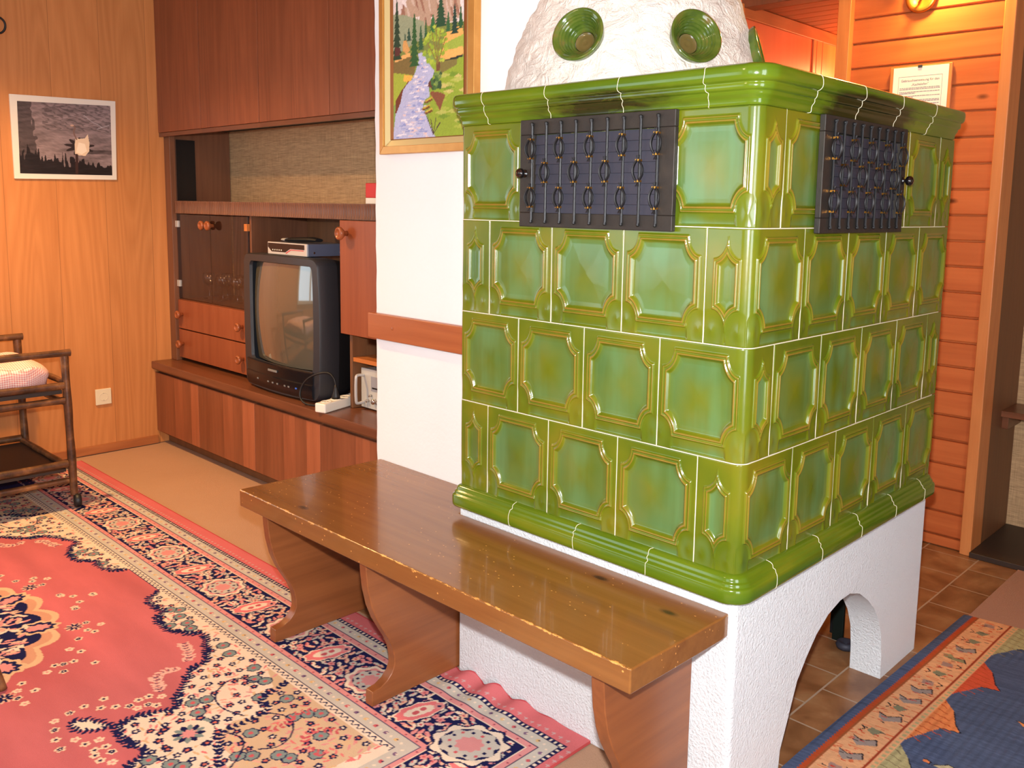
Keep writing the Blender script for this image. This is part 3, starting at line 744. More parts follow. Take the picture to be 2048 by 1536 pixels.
# ================================================================ bench, rail, painting, wall things
bench = thing('corner_bench', (-.75, -.17, 0), 'long brown varnished bench with worn front edge against the green stove', 'bench')
b = MB()
b.prism([(-1.492, -.340), (-.018, -.340), (-.012, -.030), (-.014, -.001), (-.878, -.001), (-.878, .168), (-1.470, .168)], 'z', .417, .469)
b.build('seat_board', M['bench'], bench, bevel=.004, seg=3)
prof = [(-.318, .417), (-.316, .38), (-.311, .335), (-.299, .285), (-.283, .245), (-.262, .208), (-.244, .178), (-.232, .150), (-.226, .122), (-.226, .098), (-.234, .080), (-.250, .064), (-.272, .053), (-.300, .050), (-.301, .0085)]
def trestle(x0, x1, back):
    MB().prism(prof+[(back, .0085), (back, .417)], 'x', x0, x1).build('trestle_leg', M['bench_leg'], bench, bevel=.003)
trestle(-1.402, -1.372, .160); trestle(-.914, -.884, .160); trestle(-.132, -.098, -.004)
rail = MB().box(-1.510, -.880, .146, .1695, .884, .968).build('backrest_rail', M['rail'], bevel=.003)
one(rail, 'reddish wooden backrest rail screwed across the white chimney wall', 'rail')
MB().lathe([(.0001, .147), (.005, .147), (.005, .1445), (.0001, .1440)], (-1.375, 0, .926), (0, 1, 0), 14).build('screw_head', M['knob_wood'], rail)

# ---- raster helper: colours laid on a fine mesh grid, so each stitch or tuft carries its own wool colour
class Canvas:
    def __init__(s, u0, u1, v0, v1, res, bg):
        s.u0, s.v0, s.res = u0, v0, res
        s.nu = int(round((u1-u0)/res))+1; s.nv = int(round((v1-v0)/res))+1
        s.U, s.V = np.meshgrid(np.linspace(u0, u1, s.nu), np.linspace(v0, v1, s.nv))
        s.img = np.empty((s.nv, s.nu, 3)); s.img[:] = bg
    def win(s, a, b_, c, d):
        i0 = max(0, int((a-s.u0)/s.res)-1); i1 = min(s.nu, int((b_-s.u0)/s.res)+3); j0 = max(0, int((c-s.v0)/s.res)-1); j1 = min(s.nv, int((d-s.v0)/s.res)+3)
        return (slice(j0, j1), slice(i0, i1)) if i1 > i0 and j1 > j0 else None
    def ell(s, cu, cv, a, b_, colr, rot=0, edge=0.0, mask=None):
        r = max(a, b_)*(1+edge); w_ = s.win(cu-r, cu+r, cv-r, cv+r)
        if w_ is None: return
        x = s.U[w_]-cu; y = s.V[w_]-cv; c_, s_ = math.cos(rot), math.sin(rot); p = (x*c_+y*s_)/a; q = (-x*s_+y*c_)/b_
        lim = 1.0
        if edge: lim = 1+edge*np.sin(np.arctan2(q, p)*9)
        mk = p*p+q*q < lim*lim
        if mask is not None: mk &= mask[w_]
        s.img[w_][mk] = colr
    def poly(s, pts, colr=None):
        pts = np.array(pts); w_ = s.win(pts[:, 0].min(), pts[:, 0].max(), pts[:, 1].min(), pts[:, 1].max())
        if w_ is None: return None
        x, y = s.U[w_], s.V[w_]; ins = np.zeros(x.shape, bool); n = len(pts)
        for i in range(n):
            x1, y1 = pts[i]; x2, y2 = pts[(i+1) % n]
            if y1 == y2: continue
            ins ^= ((y1 > y) != (y2 > y)) & (x < (x2-x1)*(y-y1)/(y2-y1)+x1)
        if colr is not None: s.img[w_][ins] = colr
        m_ = np.zeros(s.U.shape, bool); m_[w_] = ins; return m_
    def line(s, pts, wd, colr, mask=None):
        for (x1, y1), (x2, y2) in zip(pts[:-1], pts[1:]):
            w_ = s.win(min(x1, x2)-wd, max(x1, x2)+wd, min(y1, y2)-wd, max(y1, y2)+wd)
            if w_ is None: continue
            x, y = s.U[w_], s.V[w_]; L2 = (x2-x1)**2+(y2-y1)**2+1e-12
            t = np.clip(((x-x1)*(x2-x1)+(y-y1)*(y2-y1))/L2, 0, 1); d = np.hypot(x-x1-t*(x2-x1), y-y1-t*(y2-y1))
            mk = d < wd/2
            if mask is not None: mk &= mask[w_]
            s.img[w_][mk] = colr
    def flower(s, cu, cv, r, pc, cc, n=5, out=None, rot=0.0):
        if out is not None:
            for k in range(n): a = rot+2*PI*k/n; s.ell(cu+r*.62*math.cos(a), cv+r*.62*math.sin(a), r*.52, r*.52, out)
        for k in range(n): a = rot+2*PI*k/n; s.ell(cu+r*.6*math.cos(a), cv+r*.6*math.sin(a), r*.36, r*.36, pc)
        s.ell(cu, cv, r*.33, r*.33, cc)
def vnoise(U, V, f, seed=0):
    g = np.random.default_rng(seed).random((64, 64)); x = U*f; y = V*f
    xi = np.floor(x).astype(int); yi = np.floor(y).astype(int); fx = x-xi; fy = y-yi; fx = fx*fx*(3-2*fx); fy = fy*fy*(3-2*fy)
    G = lambda a, c: g[a % 64, c % 64]
    return (G(xi, yi)*(1-fx)+G(xi+1, yi)*fx)*(1-fy)+(G(xi, yi+1)*(1-fx)+G(xi+1, yi+1)*fx)*fy
def curve_pts(pts, k=3, closed=False):
    pts = [tuple(p) for p in pts]
    for _ in range(k):
        q = []; n = len(pts); rngn = range(n if closed else n-1)
        if not closed: q.append(pts[0])
        for i in rngn:
            a, c = pts[i], pts[(i+1) % n]; q += [(a[0]*.75+c[0]*.25, a[1]*.75+c[1]*.25), (a[0]*.25+c[0]*.75, a[1]*.25+c[1]*.75)]
        if not closed: q.append(pts[-1])
        pts = q
    return pts

# ---- needlework picture of a mountain brook, in a gilded frame
pic = thing('framed_needlework', (-1.21, .17, 1.80), 'gold framed needlework picture of a mountain stream on the white wall', 'picture')
fx0, fx1, fz0, fz1 = -1.436, -.992, 1.484, 2.12; ix0, ix1, iz0, iz1 = -1.374, -1.054, 1.532, 2.072
def frame_ring(name, a, c, y_out, y_in, mat, parent, ins_profile=None):
    """mitred ring between outer rect a and inner rect c (x0,x1,z0,z1)."""
    bb = MB(); O = [(a[0], a[2]), (a[1], a[2]), (a[1], a[3]), (a[0], a[3])]; I = [(c[0], c[2]), (c[1], c[2]), (c[1], c[3]), (c[0], c[3])]
    for i in range(4):
        j = (i+1) % 4
        vs = [(O[i][0], .1695, O[i][1]), (O[j][0], .1695, O[j][1]), (I[j][0], .1695, I[j][1]), (I[i][0], .1695, I[i][1]),
              (O[i][0], y_out, O[i][1]), (O[j][0], y_out, O[j][1]), (I[j][0], y_in, I[j][1]), (I[i][0], y_in, I[i][1])]
        bb.add(vs, [(0, 1, 2, 3), (4, 5, 6, 7), (0, 1, 5, 4), (1, 2, 6, 5), (2, 3, 7, 6), (3, 0, 4, 7)])
    return bb.build(name, mat, parent, bevel=.0015)
def inset(r, d): return (r[0]+d, r[1]-d, r[2]+d, r[3]-d)
F0 = (fx0, fx1, fz0, fz1)
frame_ring('outer_frame', F0, inset(F0, .024), .143, .140, M['gold'], pic)
frame_ring('frame_hollow', inset(F0, .024), inset(F0, .044), .146, .155, M['gold_light'], pic)
frame_ring('frame_slip', inset(F0, .044), (ix0, ix1, iz0, iz1), .153, .158, M['gold_dark'], pic)
cv = Canvas(ix0-.004, ix1+.004, iz0-.004, iz1+.004, .0030, S(124,150,70))
W_ = ix1-ix0
mp = lambda x, y: (ix0+(x-175)/675*W_, 1.532+(1330-y)*(.392/1330))
Pg = lambda pts, c: cv.poly([mp(*p) for p in pts], S(*c))
Pg([(150,-700),(880,-700),(880,330),(150,330)], (214,196,190))
Pg([(150,-700),(880,-700),(880,-420),(600,-500),(420,-330),(150,-460)], (176,196,214))
Pg([(240,60),(360,-160),(470,-60),(560,-260),(700,-90),(820,-30),(840,200),(640,260),(480,240),(240,210)], (178,146,122))
for i in range(60):
    x = 240+rng.random()*600; y = -260+rng.random()*430; Pg([(x, y), (x+14, y), (x+28+rng.random()*20, y+90+rng.random()*70), (x+8, y+80)], [(150,104,84), (222,208,204), (196,170,152)][i % 3])
Pg([(150,200),(860,250),(860,460),(150,560)], (120,128,60))
Pg([(150,40),(300,80),(480,180),(500,330),(150,480)], (146,150,118))
Pg([(690,320),(850,285),(860,560),(700,590),(640,560)], (226,166,88)); Pg([(680,430),(860,370),(860,500),(690,500)], (150,166,62))
Pg([(680,520),(850,480),(850,560),(700,585)], (234,170,92)); Pg([(640,600),(850,560),(850,590),(700,610)], (30,44,34))
Pg([(150,530),(360,470),(400,600),(380,700),(150,650)], (120,98,50)); Pg([(180,500),(340,460),(350,500),(180,540)], (222,166,96))
Pg([(560,600),(860,590),(860,1400),(520,1400),(540,900)], (140,160,48))
for i in range(26):
    x = 560+rng.random()*280; y = 690+rng.random()*560; a_ = 30+rng.random()*50; Pg([(x, y), (x+a_, y-24), (x+a_*2, y+4), (x+a_, y+26)], [(176,178,86), (112,142,40), (162,172,66), (196,180,104)][i % 4])
Pg([(620,600),(800,600),(800,650),(640,720)], (122,110,56))
Pg([(150,640),(360,690),(330,760),(240,840),(200,960),(150,1000)], (158,168,54)); Pg([(280,680),(370,700),(340,770),(270,740)], (226,170,70))
# the brook
Pg([(425,490),(455,478),(480,500),(520,590),(585,680),(560,760),(530,830),(540,930),(480,960),(470,1040),(520,1150),(560,1250),(620,1400),(150,1400),(190,1060),(250,880),(290,790),(370,730),(400,650),(430,560)], (176,176,204))
for i in range(130):
    t_ = rng.random()**.7; y = 520+t_*820; c_ = 460+(y-520)*-.12; hw = 30+(y-520)*.17; x = c_+(rng.random()*2-1)*hw
    Pg([(x-26, y), (x, y-9), (x+30, y+2), (x+4, y+11)], [(206,196,206), (150,154,196), (218,190,186), (226,216,220), (134,142,190)][i % 5])
Pg([(250,840),(330,740),(325,760),(270,830),(240,960),(200,1060),(185,1060),(190,930)], (110,52,30)); Pg([(560,880),(640,900),(690,930),(640,1080),(600,1000),(540,900)], (128,76,48))
Pg([(530,780),(570,760),(560,850),(520,830)], (96,56,40))
for a_, c_ in ((480, 980), (455, 1050), (480, 1090)): Pg([(a_, c_), (a_+80, c_-30), (a_+90, c_-8), (a_+20, c_+16)], (112,66,30)); Pg([(a_+10, c_-14), (a_+80, c_-44), (a_+90, c_-32), (a_+20, c_)], (196,166,60))
def fir(x, top, bot, wd, colr):
    n = 9
    for i in range(n):
        y = top+(bot-top)*i/n; hw = wd*(.15+.85*(i+1)/n)/2; hh = (bot-top)/n*1.7
        Pg([(x, y), (x-hw, y+hh), (x+hw, y+hh)], colr)
for f_ in ((205,-120,470,110,(38,58,34)), (385,60,570,110,(44,84,38)), (450,200,440,70,(44,84,50)), (500,150,330,44,(40,84,50)), (570,120,290,90,(46,100,52)), (645,-60,240,140,(34,70,42)), (775,60,330,80,(28,58,44)), (830,90,300,60,(36,82,44)), (715,120,310,60,(46,92,52)), (330,210,330,60,(40,70,52)), (290,250,400,40,(54,80,60))): fir(*f_)
Pg([(185,380),(240,400),(235,480),(185,470)], (86,40,34)); Pg([(270,330),(300,330),(340,440),(300,470),(265,430)], (206,150,84))
for i in range(70):
    a_ = rng.random()*2*PI; r_ = rng.random()**.5; x = 590+115*r_*math.cos(a_); y = 450+210*r_*math.sin(a_); Pg([(x-20, y), (x, y-22), (x+20, y), (x, y+22)], [(150,172,50), (136,160,44), (170,184,62)][i % 3])
Pg([(605,600),(640,600),(635,690),(600,690)], (110,72,46))
for x2, y2 in ((520,400),(560,300),(640,300),(690,380),(600,260)): cv.line([mp(615, 620), mp(x2, y2)], .0035, S(130,104,46))
for i in range(40): a_ = rng.random()*2*PI; r_ = rng.random()**.5; x = 605+55*r_*math.cos(a_); y = 780+95*r_*math.sin(a_); cv.ell(*mp(x, y), .006, .006, S(*[(70,104,50), (112,138,70), (48,76,44)][i % 3]))
for x2, y2 in ((510,1130),(550,1160),(600,1150),(640,1200)): cv.line([mp(575, 1310), mp(x2, y2)], .003, S(70,44,50))
yy = np.full(cv.U.shape, .1560)
P = np.stack([cv.U, yy, cv.V], -1)
grid_mesh('needlework', P, M['stitch'], pic, colors=cv.img*(.9+.2*rng.random(cv.U.shape))[..., None])

# ---- swan photograph on the oak wall
ph = thing('swan_photograph', (XL, .037, 1.62), 'small white bordered photograph of a swan on dark water, on oak wall', 'picture')
quad = [(-.209, 1.817), (.282, 1.829), (.272, 1.430), (-.207, 1.420)]
b = MB(); b.add([(XL+.0005, y, z) for y, z in quad]+[(XL+.012, y, z) for y, z in quad], [(0, 1, 2, 3), (4, 5, 6, 7), (0, 1, 5, 4), (1, 2, 6, 5), (2, 3, 7, 6), (3, 0, 4, 7)])
b.build('mount', M['mount'], ph, bevel=.001)
cv = Canvas(0, 1, 0, 1, .0042, S(110,96,96))
n1 = vnoise(cv.U+cv.V*.35, cv.V*6-cv.U*1.6, 5, 1); n2 = vnoise(cv.U, cv.V*4, 17, 2); n3 = vnoise(cv.U-cv.V*.2, cv.V*3+cv.U*1.5, 31, 3)
shade_ = .55*n1+.3*n2+.25*n3
base_c = np.array(S(138,120,116))[None, None]*(.35+1.05*shade_)[..., None]; base_c[..., 2] *= 1.10
cv.img = base_c
dk = np.array(S(34,28,30)); top = cv.V > .62
rip = (np.sin((cv.V*2.2+cv.U*1.1+.12*n2)*46) > .45) & top & (cv.U > .25); cv.img[rip] = cv.img[rip]*.55
left = (cv.U < .12+.16*vnoise(cv.U*2, cv.V, 22, 5)*(1.2-cv.V)); cv.img[left] = cv.img[left]*.35
reeds = cv.V < .10+.30*vnoise(cv.U, cv.V*.15, 60, 7)*(1.25-cv.U*1.1); cv.img[reeds] = dk*(.6+.8*n2[reeds])[:, None]
band = (cv.V < .36) & (cv.V > .30) & (cv.U > .72); cv.img[band] = cv.img[band]*.4
cv.ell(.64, .40, .13, .10, S(46,36,36), edge=.3)
cv.poly([(.585,.30),(.60,.28),(.70,.27),(.745,.34),(.75,.46),(.735,.58),(.70,.52),(.63,.51),(.60,.53),(.585,.42)], S(226,200,172)); cv.poly([(.60,.32),(.66,.29),(.72,.34),(.70,.44),(.63,.46)], S(240,222,200))
cv.line(curve_pts([(.61,.50),(.575,.60),(.60,.67),(.575,.70),(.555,.69)], 2), .016, S(120,92,84)); cv.ell(.565, .695, .02, .012, S(196,160,140))
cv.line([(.605,.28), (.60,.02)], .030, S(60,40,38)); cv.line(curve_pts([(.70,.85),(.78,.76),(.86,.72),(.90,.68)], 2), .006, S(176,170,176)); cv.line([(.84,.66),(.98,.72)], .006, S(186,180,186))
qd = [np.array(p) for p in ((-.178, 1.787), (.255, 1.803), (.250, 1.452), (-.182, 1.446))]
Yq = (1-cv.V)*((1-cv.U)*qd[0][0]+cv.U*qd[1][0])+cv.V*((1-cv.U)*qd[3][0]+cv.U*qd[2][0]); Vf = 1-cv.V
Yq = Vf*((1-cv.U)*qd[3][0]+cv.U*qd[2][0])+cv.V*((1-cv.U)*qd[0][0]+cv.U*qd[1][0]); Zq = Vf*((1-cv.U)*qd[3][1]+cv.U*qd[2][1])+cv.V*((1-cv.U)*qd[0][1]+cv.U*qd[1][1])
grid_mesh('print', np.stack([np.full(cv.U.shape, XL+.0128), Yq, Zq], -1), M['photo'], ph, colors=cv.img)

# ---- socket, iron ring
so = thing('wall_socket', (XL, .157, .30), 'cream wall socket low on the oak wall beside the cabinet', 'socket')
MB().box(XL+.0005, XL+.010, .117, .197, .258, .342).build('cover_plate', M['socket_plastic'], so, bevel=.003)
MB().lathe([(.0001, .003), (.017, .003), (.0195, .009), (.0200, .012), (.022, .012), (.022, .0005)], (XL, .157, .300), (1, 0, 0), 28).build('socket_well', M['socket_plastic'], so, smooth=True)
q = MB()
for dy in (-.0095, .0095): q.lathe([(.0001, .0042), (.003, .0042), (.003, .0030)], (XL, .157+dy, .300), (1, 0, 0), 10)
q.box(XL+.0035, XL+.011, .155, .159, .318, .3215).box(XL+.0035, XL+.011, .155, .159, .2785, .282)
q.build('contact', M['dark_hole'], so)
ring = thing('iron_wall_ring', (XL, -.245, 2.13), 'dark metal ring hanging high on the oak wall', 'ring')
pts = [(XL+.022+.006*math.sin(2*PI*i/28), -.245+.033*math.cos(2*PI*i/28), 2.125+.036*math.sin(2*PI*i/28)) for i in range(29)]
MB().tube(pts, .0048, 8, caps=False).build('ring', M['iron_bar'], ring, smooth=True)
MB().tube([(XL+.0005, -.245, 2.166), (XL+.018, -.245, 2.168), (XL+.028, -.245, 2.160)], .005, 8).build('staple', M['iron_bar'], ring, smooth=True)

# ---- notice, wall lamp
nt = thing('framed_notice', (-.456, YB, 1.75), 'white printed notice sheet hung on the orange pine boards', 'notice')
MB().box(-.574, -.338, YB-.016, YB-.004, 1.592, 1.898).build('backing_board', M['pine_v'], nt, bevel=.002)
MB().box(-.560, -.350, YB-.0175, YB-.016, 1.598, 1.893).build('sheet', M['paper'], nt)
MB().box(-.466, -.450, YB-.021, YB-.010, 1.888, 1.898).build('clip', M['slate'], nt, bevel=.001)
q = MB(); yy = YB-.0180; yb = YB-.0176
for (a, c, d, e) in ((-.538, -.372, 1.8565, 1.8575), (-.538, -.372, 1.6215, 1.6225), (-.5385, -.5375, 1.6215, 1.8575), (-.3725, -.3715, 1.6215, 1.8575)): q.box(a, c, yy, yb, d, e)
z = 1.812; k = 0
while z > 1.632:
    ln = [(1, .5), (1, .85), (0, 0), (1, .9), (.4, .4), (0, 0), (1, .95), (.35, .3), (0, 0)][k % 9]
    if ln[0]:
        x = -.532; end = -.532+.154*max(ln)
        while x < end: w_ = .004+.010*rng.random(); q.box(x, min(x+w_, end), yy, yb, z, z+.0022); x += w_+.0016
    z -= .0052; k += 1
q.build('printed_lines', M['ink'], nt)
def text(name, body, size, loc, rot, mat, parent, depth=.0004, align='CENTER'):
    c = bpy.data.curves.new(name, 'FONT'); c.body = body; c.size = size; c.align_x = align; c.extrude = depth
    o = bpy.data.objects.new(name, c); col.objects.link(o); dg = bpy.context.evaluated_depsgraph_get(); me = bpy.data.meshes.new_from_object(o.evaluated_get(dg))
    bpy.data.objects.remove(o); me.materials.clear(); me.materials.append(mat)
    o = bpy.data.objects.new(name, me); col.objects.link(o); o.parent = parent; o.location = Vector(loc)-wl(parent); o.rotation_euler = rot; return o
text('heading', 'Gebrauchsanweisung für den', .0125, (-.455, YB-.0178, 1.838), (PI/2, 0, 0), M['ink'], nt)
text('heading', '„Kachelofen“', .0125, (-.455, YB-.0178, 1.822), (PI/2, 0, 0), M['ink'], nt)
la = thing('wall_lamp', (-.474, YB, 2.14), 'round brass wall lamp glowing above the notice on pine boards', 'lamp')
MB().lathe([(.0001, .001), (.036, .001), (.054, .004), (.060, .014), (.053, .022), (.040, .022), (.030, .012), (.0001, .010)], (-.474, YB-.0005, 2.155), (0, -1, 0), 36).build('back_plate', plain('antique_brass', S(206,140,62), .3, .8), la, smooth=True)
MB().tube(smooth3([(-.474, YB-.012, 2.155), (-.474, YB-.07, 2.150), (-.474, YB-.09, 2.19), (-.474, YB-.09, 2.225)], 2), .006, 8).build('arm', plain('dark_brass', S(120,76,36), .35, .7), la, smooth=True)
MB().lathe([(.016, 2.225), (.050, 2.300), (.0485, 2.300), (.0145, 2.225)], (-.474, YB-.09, 0), (0, 0, 1), 30).build('lamp_shade', M['shade'], la, smooth=True)
MB().ball((-.474, YB-.09, 2.262), .017).build('bulb', M['bulb'], la, smooth=True)
# pendant lamp over the cart corner, left of the picture
pe = thing('pendant_lamp', (-2.90, -.66, 2.16), 'cream shaded pendant lamp hanging over the rug near the bamboo cart', 'lamp')
MB().tube([(-2.90, -.66, ZC), (-2.90, -.66, 2.395)], .003, 6).build('cord', M['black_rubber'], pe)
MB().lathe([(.030, 2.40), (.20, 2.285), (.198, 2.283), (.028, 2.396)], (-2.90, -.66, 0), (0, 0, 1), 36).build('lamp_shade', M['shade'], pe, smooth=True)
MB().ball((-2.90, -.66, 2.30), .022).build('bulb', M['bulb'], pe, smooth=True)
# ================================================================ wall unit along the back wall
def knob(parent, x, y, z, d=(0, -1, 0), s=1.0, name='knob', mat=None):
    return MB().lathe([(.0001, 0), (.007*s, 0), (.0065*s, .008*s), (.012*s, .014*s), (.0175*s, .021*s), (.0175*s, .027*s), (.012*s, .031*s), (.011*s, .029*s), (.0001, .0285*s)], (x, y, z), d, 20).build(name, mat or M['knob_wood'], parent, smooth=True)
# base cabinets: one carcass run of separate units under one long top
edges = [-3.868, -3.365, -2.802, -2.254, -1.700]
names = ['teak base cabinet in the corner against the oak wall', 'teak base cabinet below the glass cupboard and television', 'teak base cabinet below the television and power strip', 'teak base cabinet end running behind the bench']
for i in range(4):
    x0, x1 = edges[i], edges[i+1]
    cab = thing('base_cabinet', ((x0+x1)/2, .66, 0), names[i], 'cabinet', 'teak base cabinets of the wall unit')
    MB().box(x0, x1, .458, .895, .068, .404).build('body', M['teak_y'], cab)
    MB().box(x0, x1, .500, .890, .001, .066).build('plinth', M['niche_wood'], cab)
    MB().box(x0+.0022, x1-.0022, .4365, .457, .072, .398).build('cabinet_door', M['teak_strip'], cab, bevel=.001)
one(MB().prism([(.420, .4595), (.418, .452), (.418, .424), (.424, .416), (.440, .412), (.897, .408), (.897, .4595)], 'x', -3.868, -1.500).build('counter_board', M['teak_x'], bevel=.0015), 'long dark teak counter board with rounded edge carrying the television', 'counter')
MB().box(-3.868, -1.50, .445, .452, .405, .412).build('counter_shadow_gap', M['niche_wood'], bpy.data.objects['counter_board'])
# upper cabinets
ue = [-3.868, -3.380, -2.817, -2.254, -1.691]
un = ['tall upper cupboard in the corner against the oak wall', 'upper teak cupboard over the dark glass strip', 'upper teak cupboard above the television', 'upper teak cupboard beside the white chimney wall']
for i in range(4):
    x0, x1 = ue[i], ue[i+1]
    cab = thing('upper_cabinet', ((x0+x1)/2, .70, 1.66), un[i], 'cabinet', 'upper teak cupboards of the wall unit')
    MB().box(x0, x1, .524, .895, 1.716, 2.44).build('body', M['dark_hole'], cab)
    MB().box(x0+.0028, x1-.0028, .502, .522, 1.686, 2.44).build('cabinet_door', M['teak'], cab, bevel=.001)
    MB().box(x0, x1, .506, .523, 1.664, 1.684).build('light_rail', M['teak_x'], cab)
# tall side stile with its veneered inner cheek and black glass strip
st = thing('side_panel', (-3.84, .70, .46), 'upright teak side panel with a black glass strip at the oak wall', 'panel')
MB().box(-3.868, -3.800, .530, .560, .4600, 1.714).build('stile', M['teak_y'], st, bevel=.002)
MB().box(-3.868, -3.845, .561, .895, .4600, 1.714).build('cheek', M['teak_y'], st)
MB().box(-3.8445, -3.840, .585, .690, 1.330, 1.655).build('glass_strip', M['tv_dark'], st)
# fluted shelf board above the television
sh = thing('fluted_shelf', (-2.65, .72, 1.29), 'long brown shelf with fluted front edge above the television', 'shelf')
MB().box(-3.842, -1.500, .562, .895, 1.296, 1.327).build('board', M['teak_x'], sh, bevel=.001)
b = MB(); x = -3.786; k = 0
while x < -1.505:
    b.lathe([(.0001, 0), (.0115, 0), (.0118, .004), (.0095, .010), (.0095, .056), (.0118, .062), (.0115, .0655), (.0001, .0655)], (x, .552, 1.2615), (0, 0, 1), 8); x += .0185
b.box(-3.798, -1.500, .552, .5615, 1.2615, 1.327)
b.build('fluted_edge', M['teak_y'], sh, smooth=False, angle=50)
# glass-fronted cupboard with two drawers
gc = thing('glass_cupboard', (-3.40, .70, .46), 'teak cupboard with smoked glass doors over two drawers left of the television', 'cupboard')
gx0, gx1 = -3.799, -3.018
MB().box(gx1-.018, gx1, .563, .893, .4605, 1.2955).build('side_board', M['teak_y'], gc, bevel=.001)
MB().box(gx0+.002, gx1-.019, .880, .893, .4605, 1.2955).build('back_board', M['smoked'], gc)
MB().box(gx0+.002, gx1-.019, .560, .879, .788, .800).build('cupboard_floor', M['teak_x'], gc)
gm = (gx0+gx1-.018)/2
for s, (x0, x1) in enumerate(((gx0+.003, gm-.001), (gm+.001, gx1-.019))):
    d = MB().box(x0, x1, .553, .558, .806, 1.256).build('glass_door', M['pane'], gc)
    knob(d, gm-.034 if s == 0 else gm+.034, .553, 1.205, s=1.35)
    for z in (1.205, .885):
        xh = x0-.004 if s == 0 else x1-.022
        MB().box(xh, xh+.028, .546, .562, z-.017, z+.017).build('hinge_clip', M['silver'] if s == 0 else M['shelf_orange'], d, bevel=.001)
for j, (za, zb) in enumerate(((.640, .796), (.480, .634))):
    dr_ = MB().box(gx0+.003, gx1-.019, .545, .562, za, zb).build('drawer_front', M['teak_red'], gc, bevel=.002)
    for x in (gx0+.055, gx1-.075): knob(dr_, x, .545, (za+zb)/2, s=1.25)
# right cupboard over open shelf
rc_ = thing('knobbed_cupboard', (-1.87, .70, .46), 'teak cupboard with round knob and open shelf below, right of the television', 'cupboard')
MB().box(-2.214, -2.196, .563, .893, .4605, 1.2955).build('side_board', M['niche_wood'], rc_, bevel=.001)
MB().box(-2.195, -1.500, .560, .893, .790, 1.260).build('body', M['teak_y'], rc_)
rd = MB().box(-2.238, -1.500, .534, .555, .782, 1.258).build('cupboard_door', M['teak_red'], rc_, bevel=.002)
knob(rd, -2.186, .534, 1.205, s=1.55)
MB().box(-2.195, -1.500, .566, .893, .663, .681).build('shelf_board', M['shelf_orange'], rc_, bevel=.001)
MB().ball((-2.02, .60, .765), .018, seg=14).build('cable_grommet', M['tv_back'], rc_, smooth=True)
one(MB().box(-3.017, -2.40, .870, .893, .4605, 1.2955).build('brown_back_board', M['niche_wood']), 'dim brown back board standing behind the television set', 'board')

# ---- wine glasses behind the smoked doors
def goblet(x, y, label=None):
    t = thing('wine_glass', (x, y, .8005), 'stemmed wine glass behind the smoked glass doors', 'glass', 'wine glasses in the glass cupboard')
    pr = [(.0001, 0), (.030, 0), (.030, .002), (.006, .006), (.0035, .012), (.0035, .060), (.008, .068), (.026, .085), (.033, .108), (.031, .140), (.0295, .140), (.0315, .108), (.0245, .087), (.006, .071), (.0001, .069)]
    MB().lathe(pr, (x, y, .8005), (0, 0, 1), 24).build('bowl_and_stem', M['glassware'], t, smooth=True); return t
g0 = goblet(-3.70, .68)
for dx, dy in ((.09, .06), (.17, -.01), (.24, .07), (.31, .0), (.38, .08), (.45, .01)): dup(g0, (dx, dy, 0))

# ================================================================ television and what stands by it
tv = thing('television', (-2.64, .55, .4595), 'charcoal tube television standing on the teak counter', 'television')
tx0, tx1, tz0, tz1, ty = -2.952, -2.335, .472, 1.090, .462
def rrect(x0, x1, z0, z1, r, n=5):
    P = []
    for cx, cz, a0 in ((x1-r, z1-r, 0), (x0+r, z1-r, PI/2), (x0+r, z0+r, PI), (x1-r, z0+r, 1.5*PI)):
        for k in range(n+1): a = a0+PI/2*k/n; P.append((cx+r*math.cos(a), cz+r*math.sin(a)))
    return P
def bowed(x0, x1, z0, z1, r, bow):
    out = []
    xc, zc = (x0+x1)/2, (z0+z1)/2
    base_ = rrect(x0, x1, z0, z1, r, 6)
    P = []
    for i in range(len(base_)):
        a, c = base_[i], base_[(i+1) % len(base_)]
        m_ = 6 if math.hypot(a[0]-c[0], a[1]-c[1]) > .1 else 1
        for k in range(m_): P.append((a[0]+(c[0]-a[0])*k/m_, a[1]+(c[1]-a[1])*k/m_))
    for x, z in P:
        u = (x-xc)/((x1-x0)/2); v = (z-zc)/((z1-z0)/2); out.append((x+bow*u*(1-v*v*.9), z+bow*.4*v*(1-u*u)))
    return out
outer = bowed(tx0, tx1, tz0, tz1, .035, .016); sx0, sx1, sz0, sz1 = -2.868, -2.385, .612, 1.043
inner = bowed(sx0-.012, sx1+.012, sz0-.012, sz1+.012, .02, .006)
def loops(seq, name, mat, parent, cap_front=False, cap_back=False, smooth=True, angle=35):
    b = MB(); n = len(seq[0][0]); V = []; F = []
    for pts, yf in seq:
        for (x, z) in pts: V.append((x, yf(x, z) if callable(yf) else yf, z))
    for i in range(len(seq)-1):
        for k in range(n): F.append((i*n+k, i*n+(k+1) % n, (i+1)*n+(k+1) % n, (i+1)*n+k))
    if cap_front: F.append(tuple(range(n)))
    if cap_back: F.append(tuple(range((len(seq)-1)*n, len(seq)*n)))
    b.add(V, F); return b.build(name, mat, parent, angle=angle)
xc = (tx0+tx1)/2
yfront = lambda x, z: ty+.022*((x-xc)/.31)**2
sc_in = lambda P, k, z0_, zs: [(xc+(x-xc)*k, z0_+(z-z0_)*zs) for x, z in P]
loops([(inner, lambda x, z: yfront(x, z)+.014), (bowed(sx0-.016, sx1+.016, sz0-.016, sz1+.016, .024, .006), yfront), (sc_in(outer, .985, .78, .985), yfront), (outer, lambda x, z: yfront(x, z)+.010), (outer, .560), (sc_in(outer, .985, .76, .985), .585)], 'bezel', M['tv'], tv)
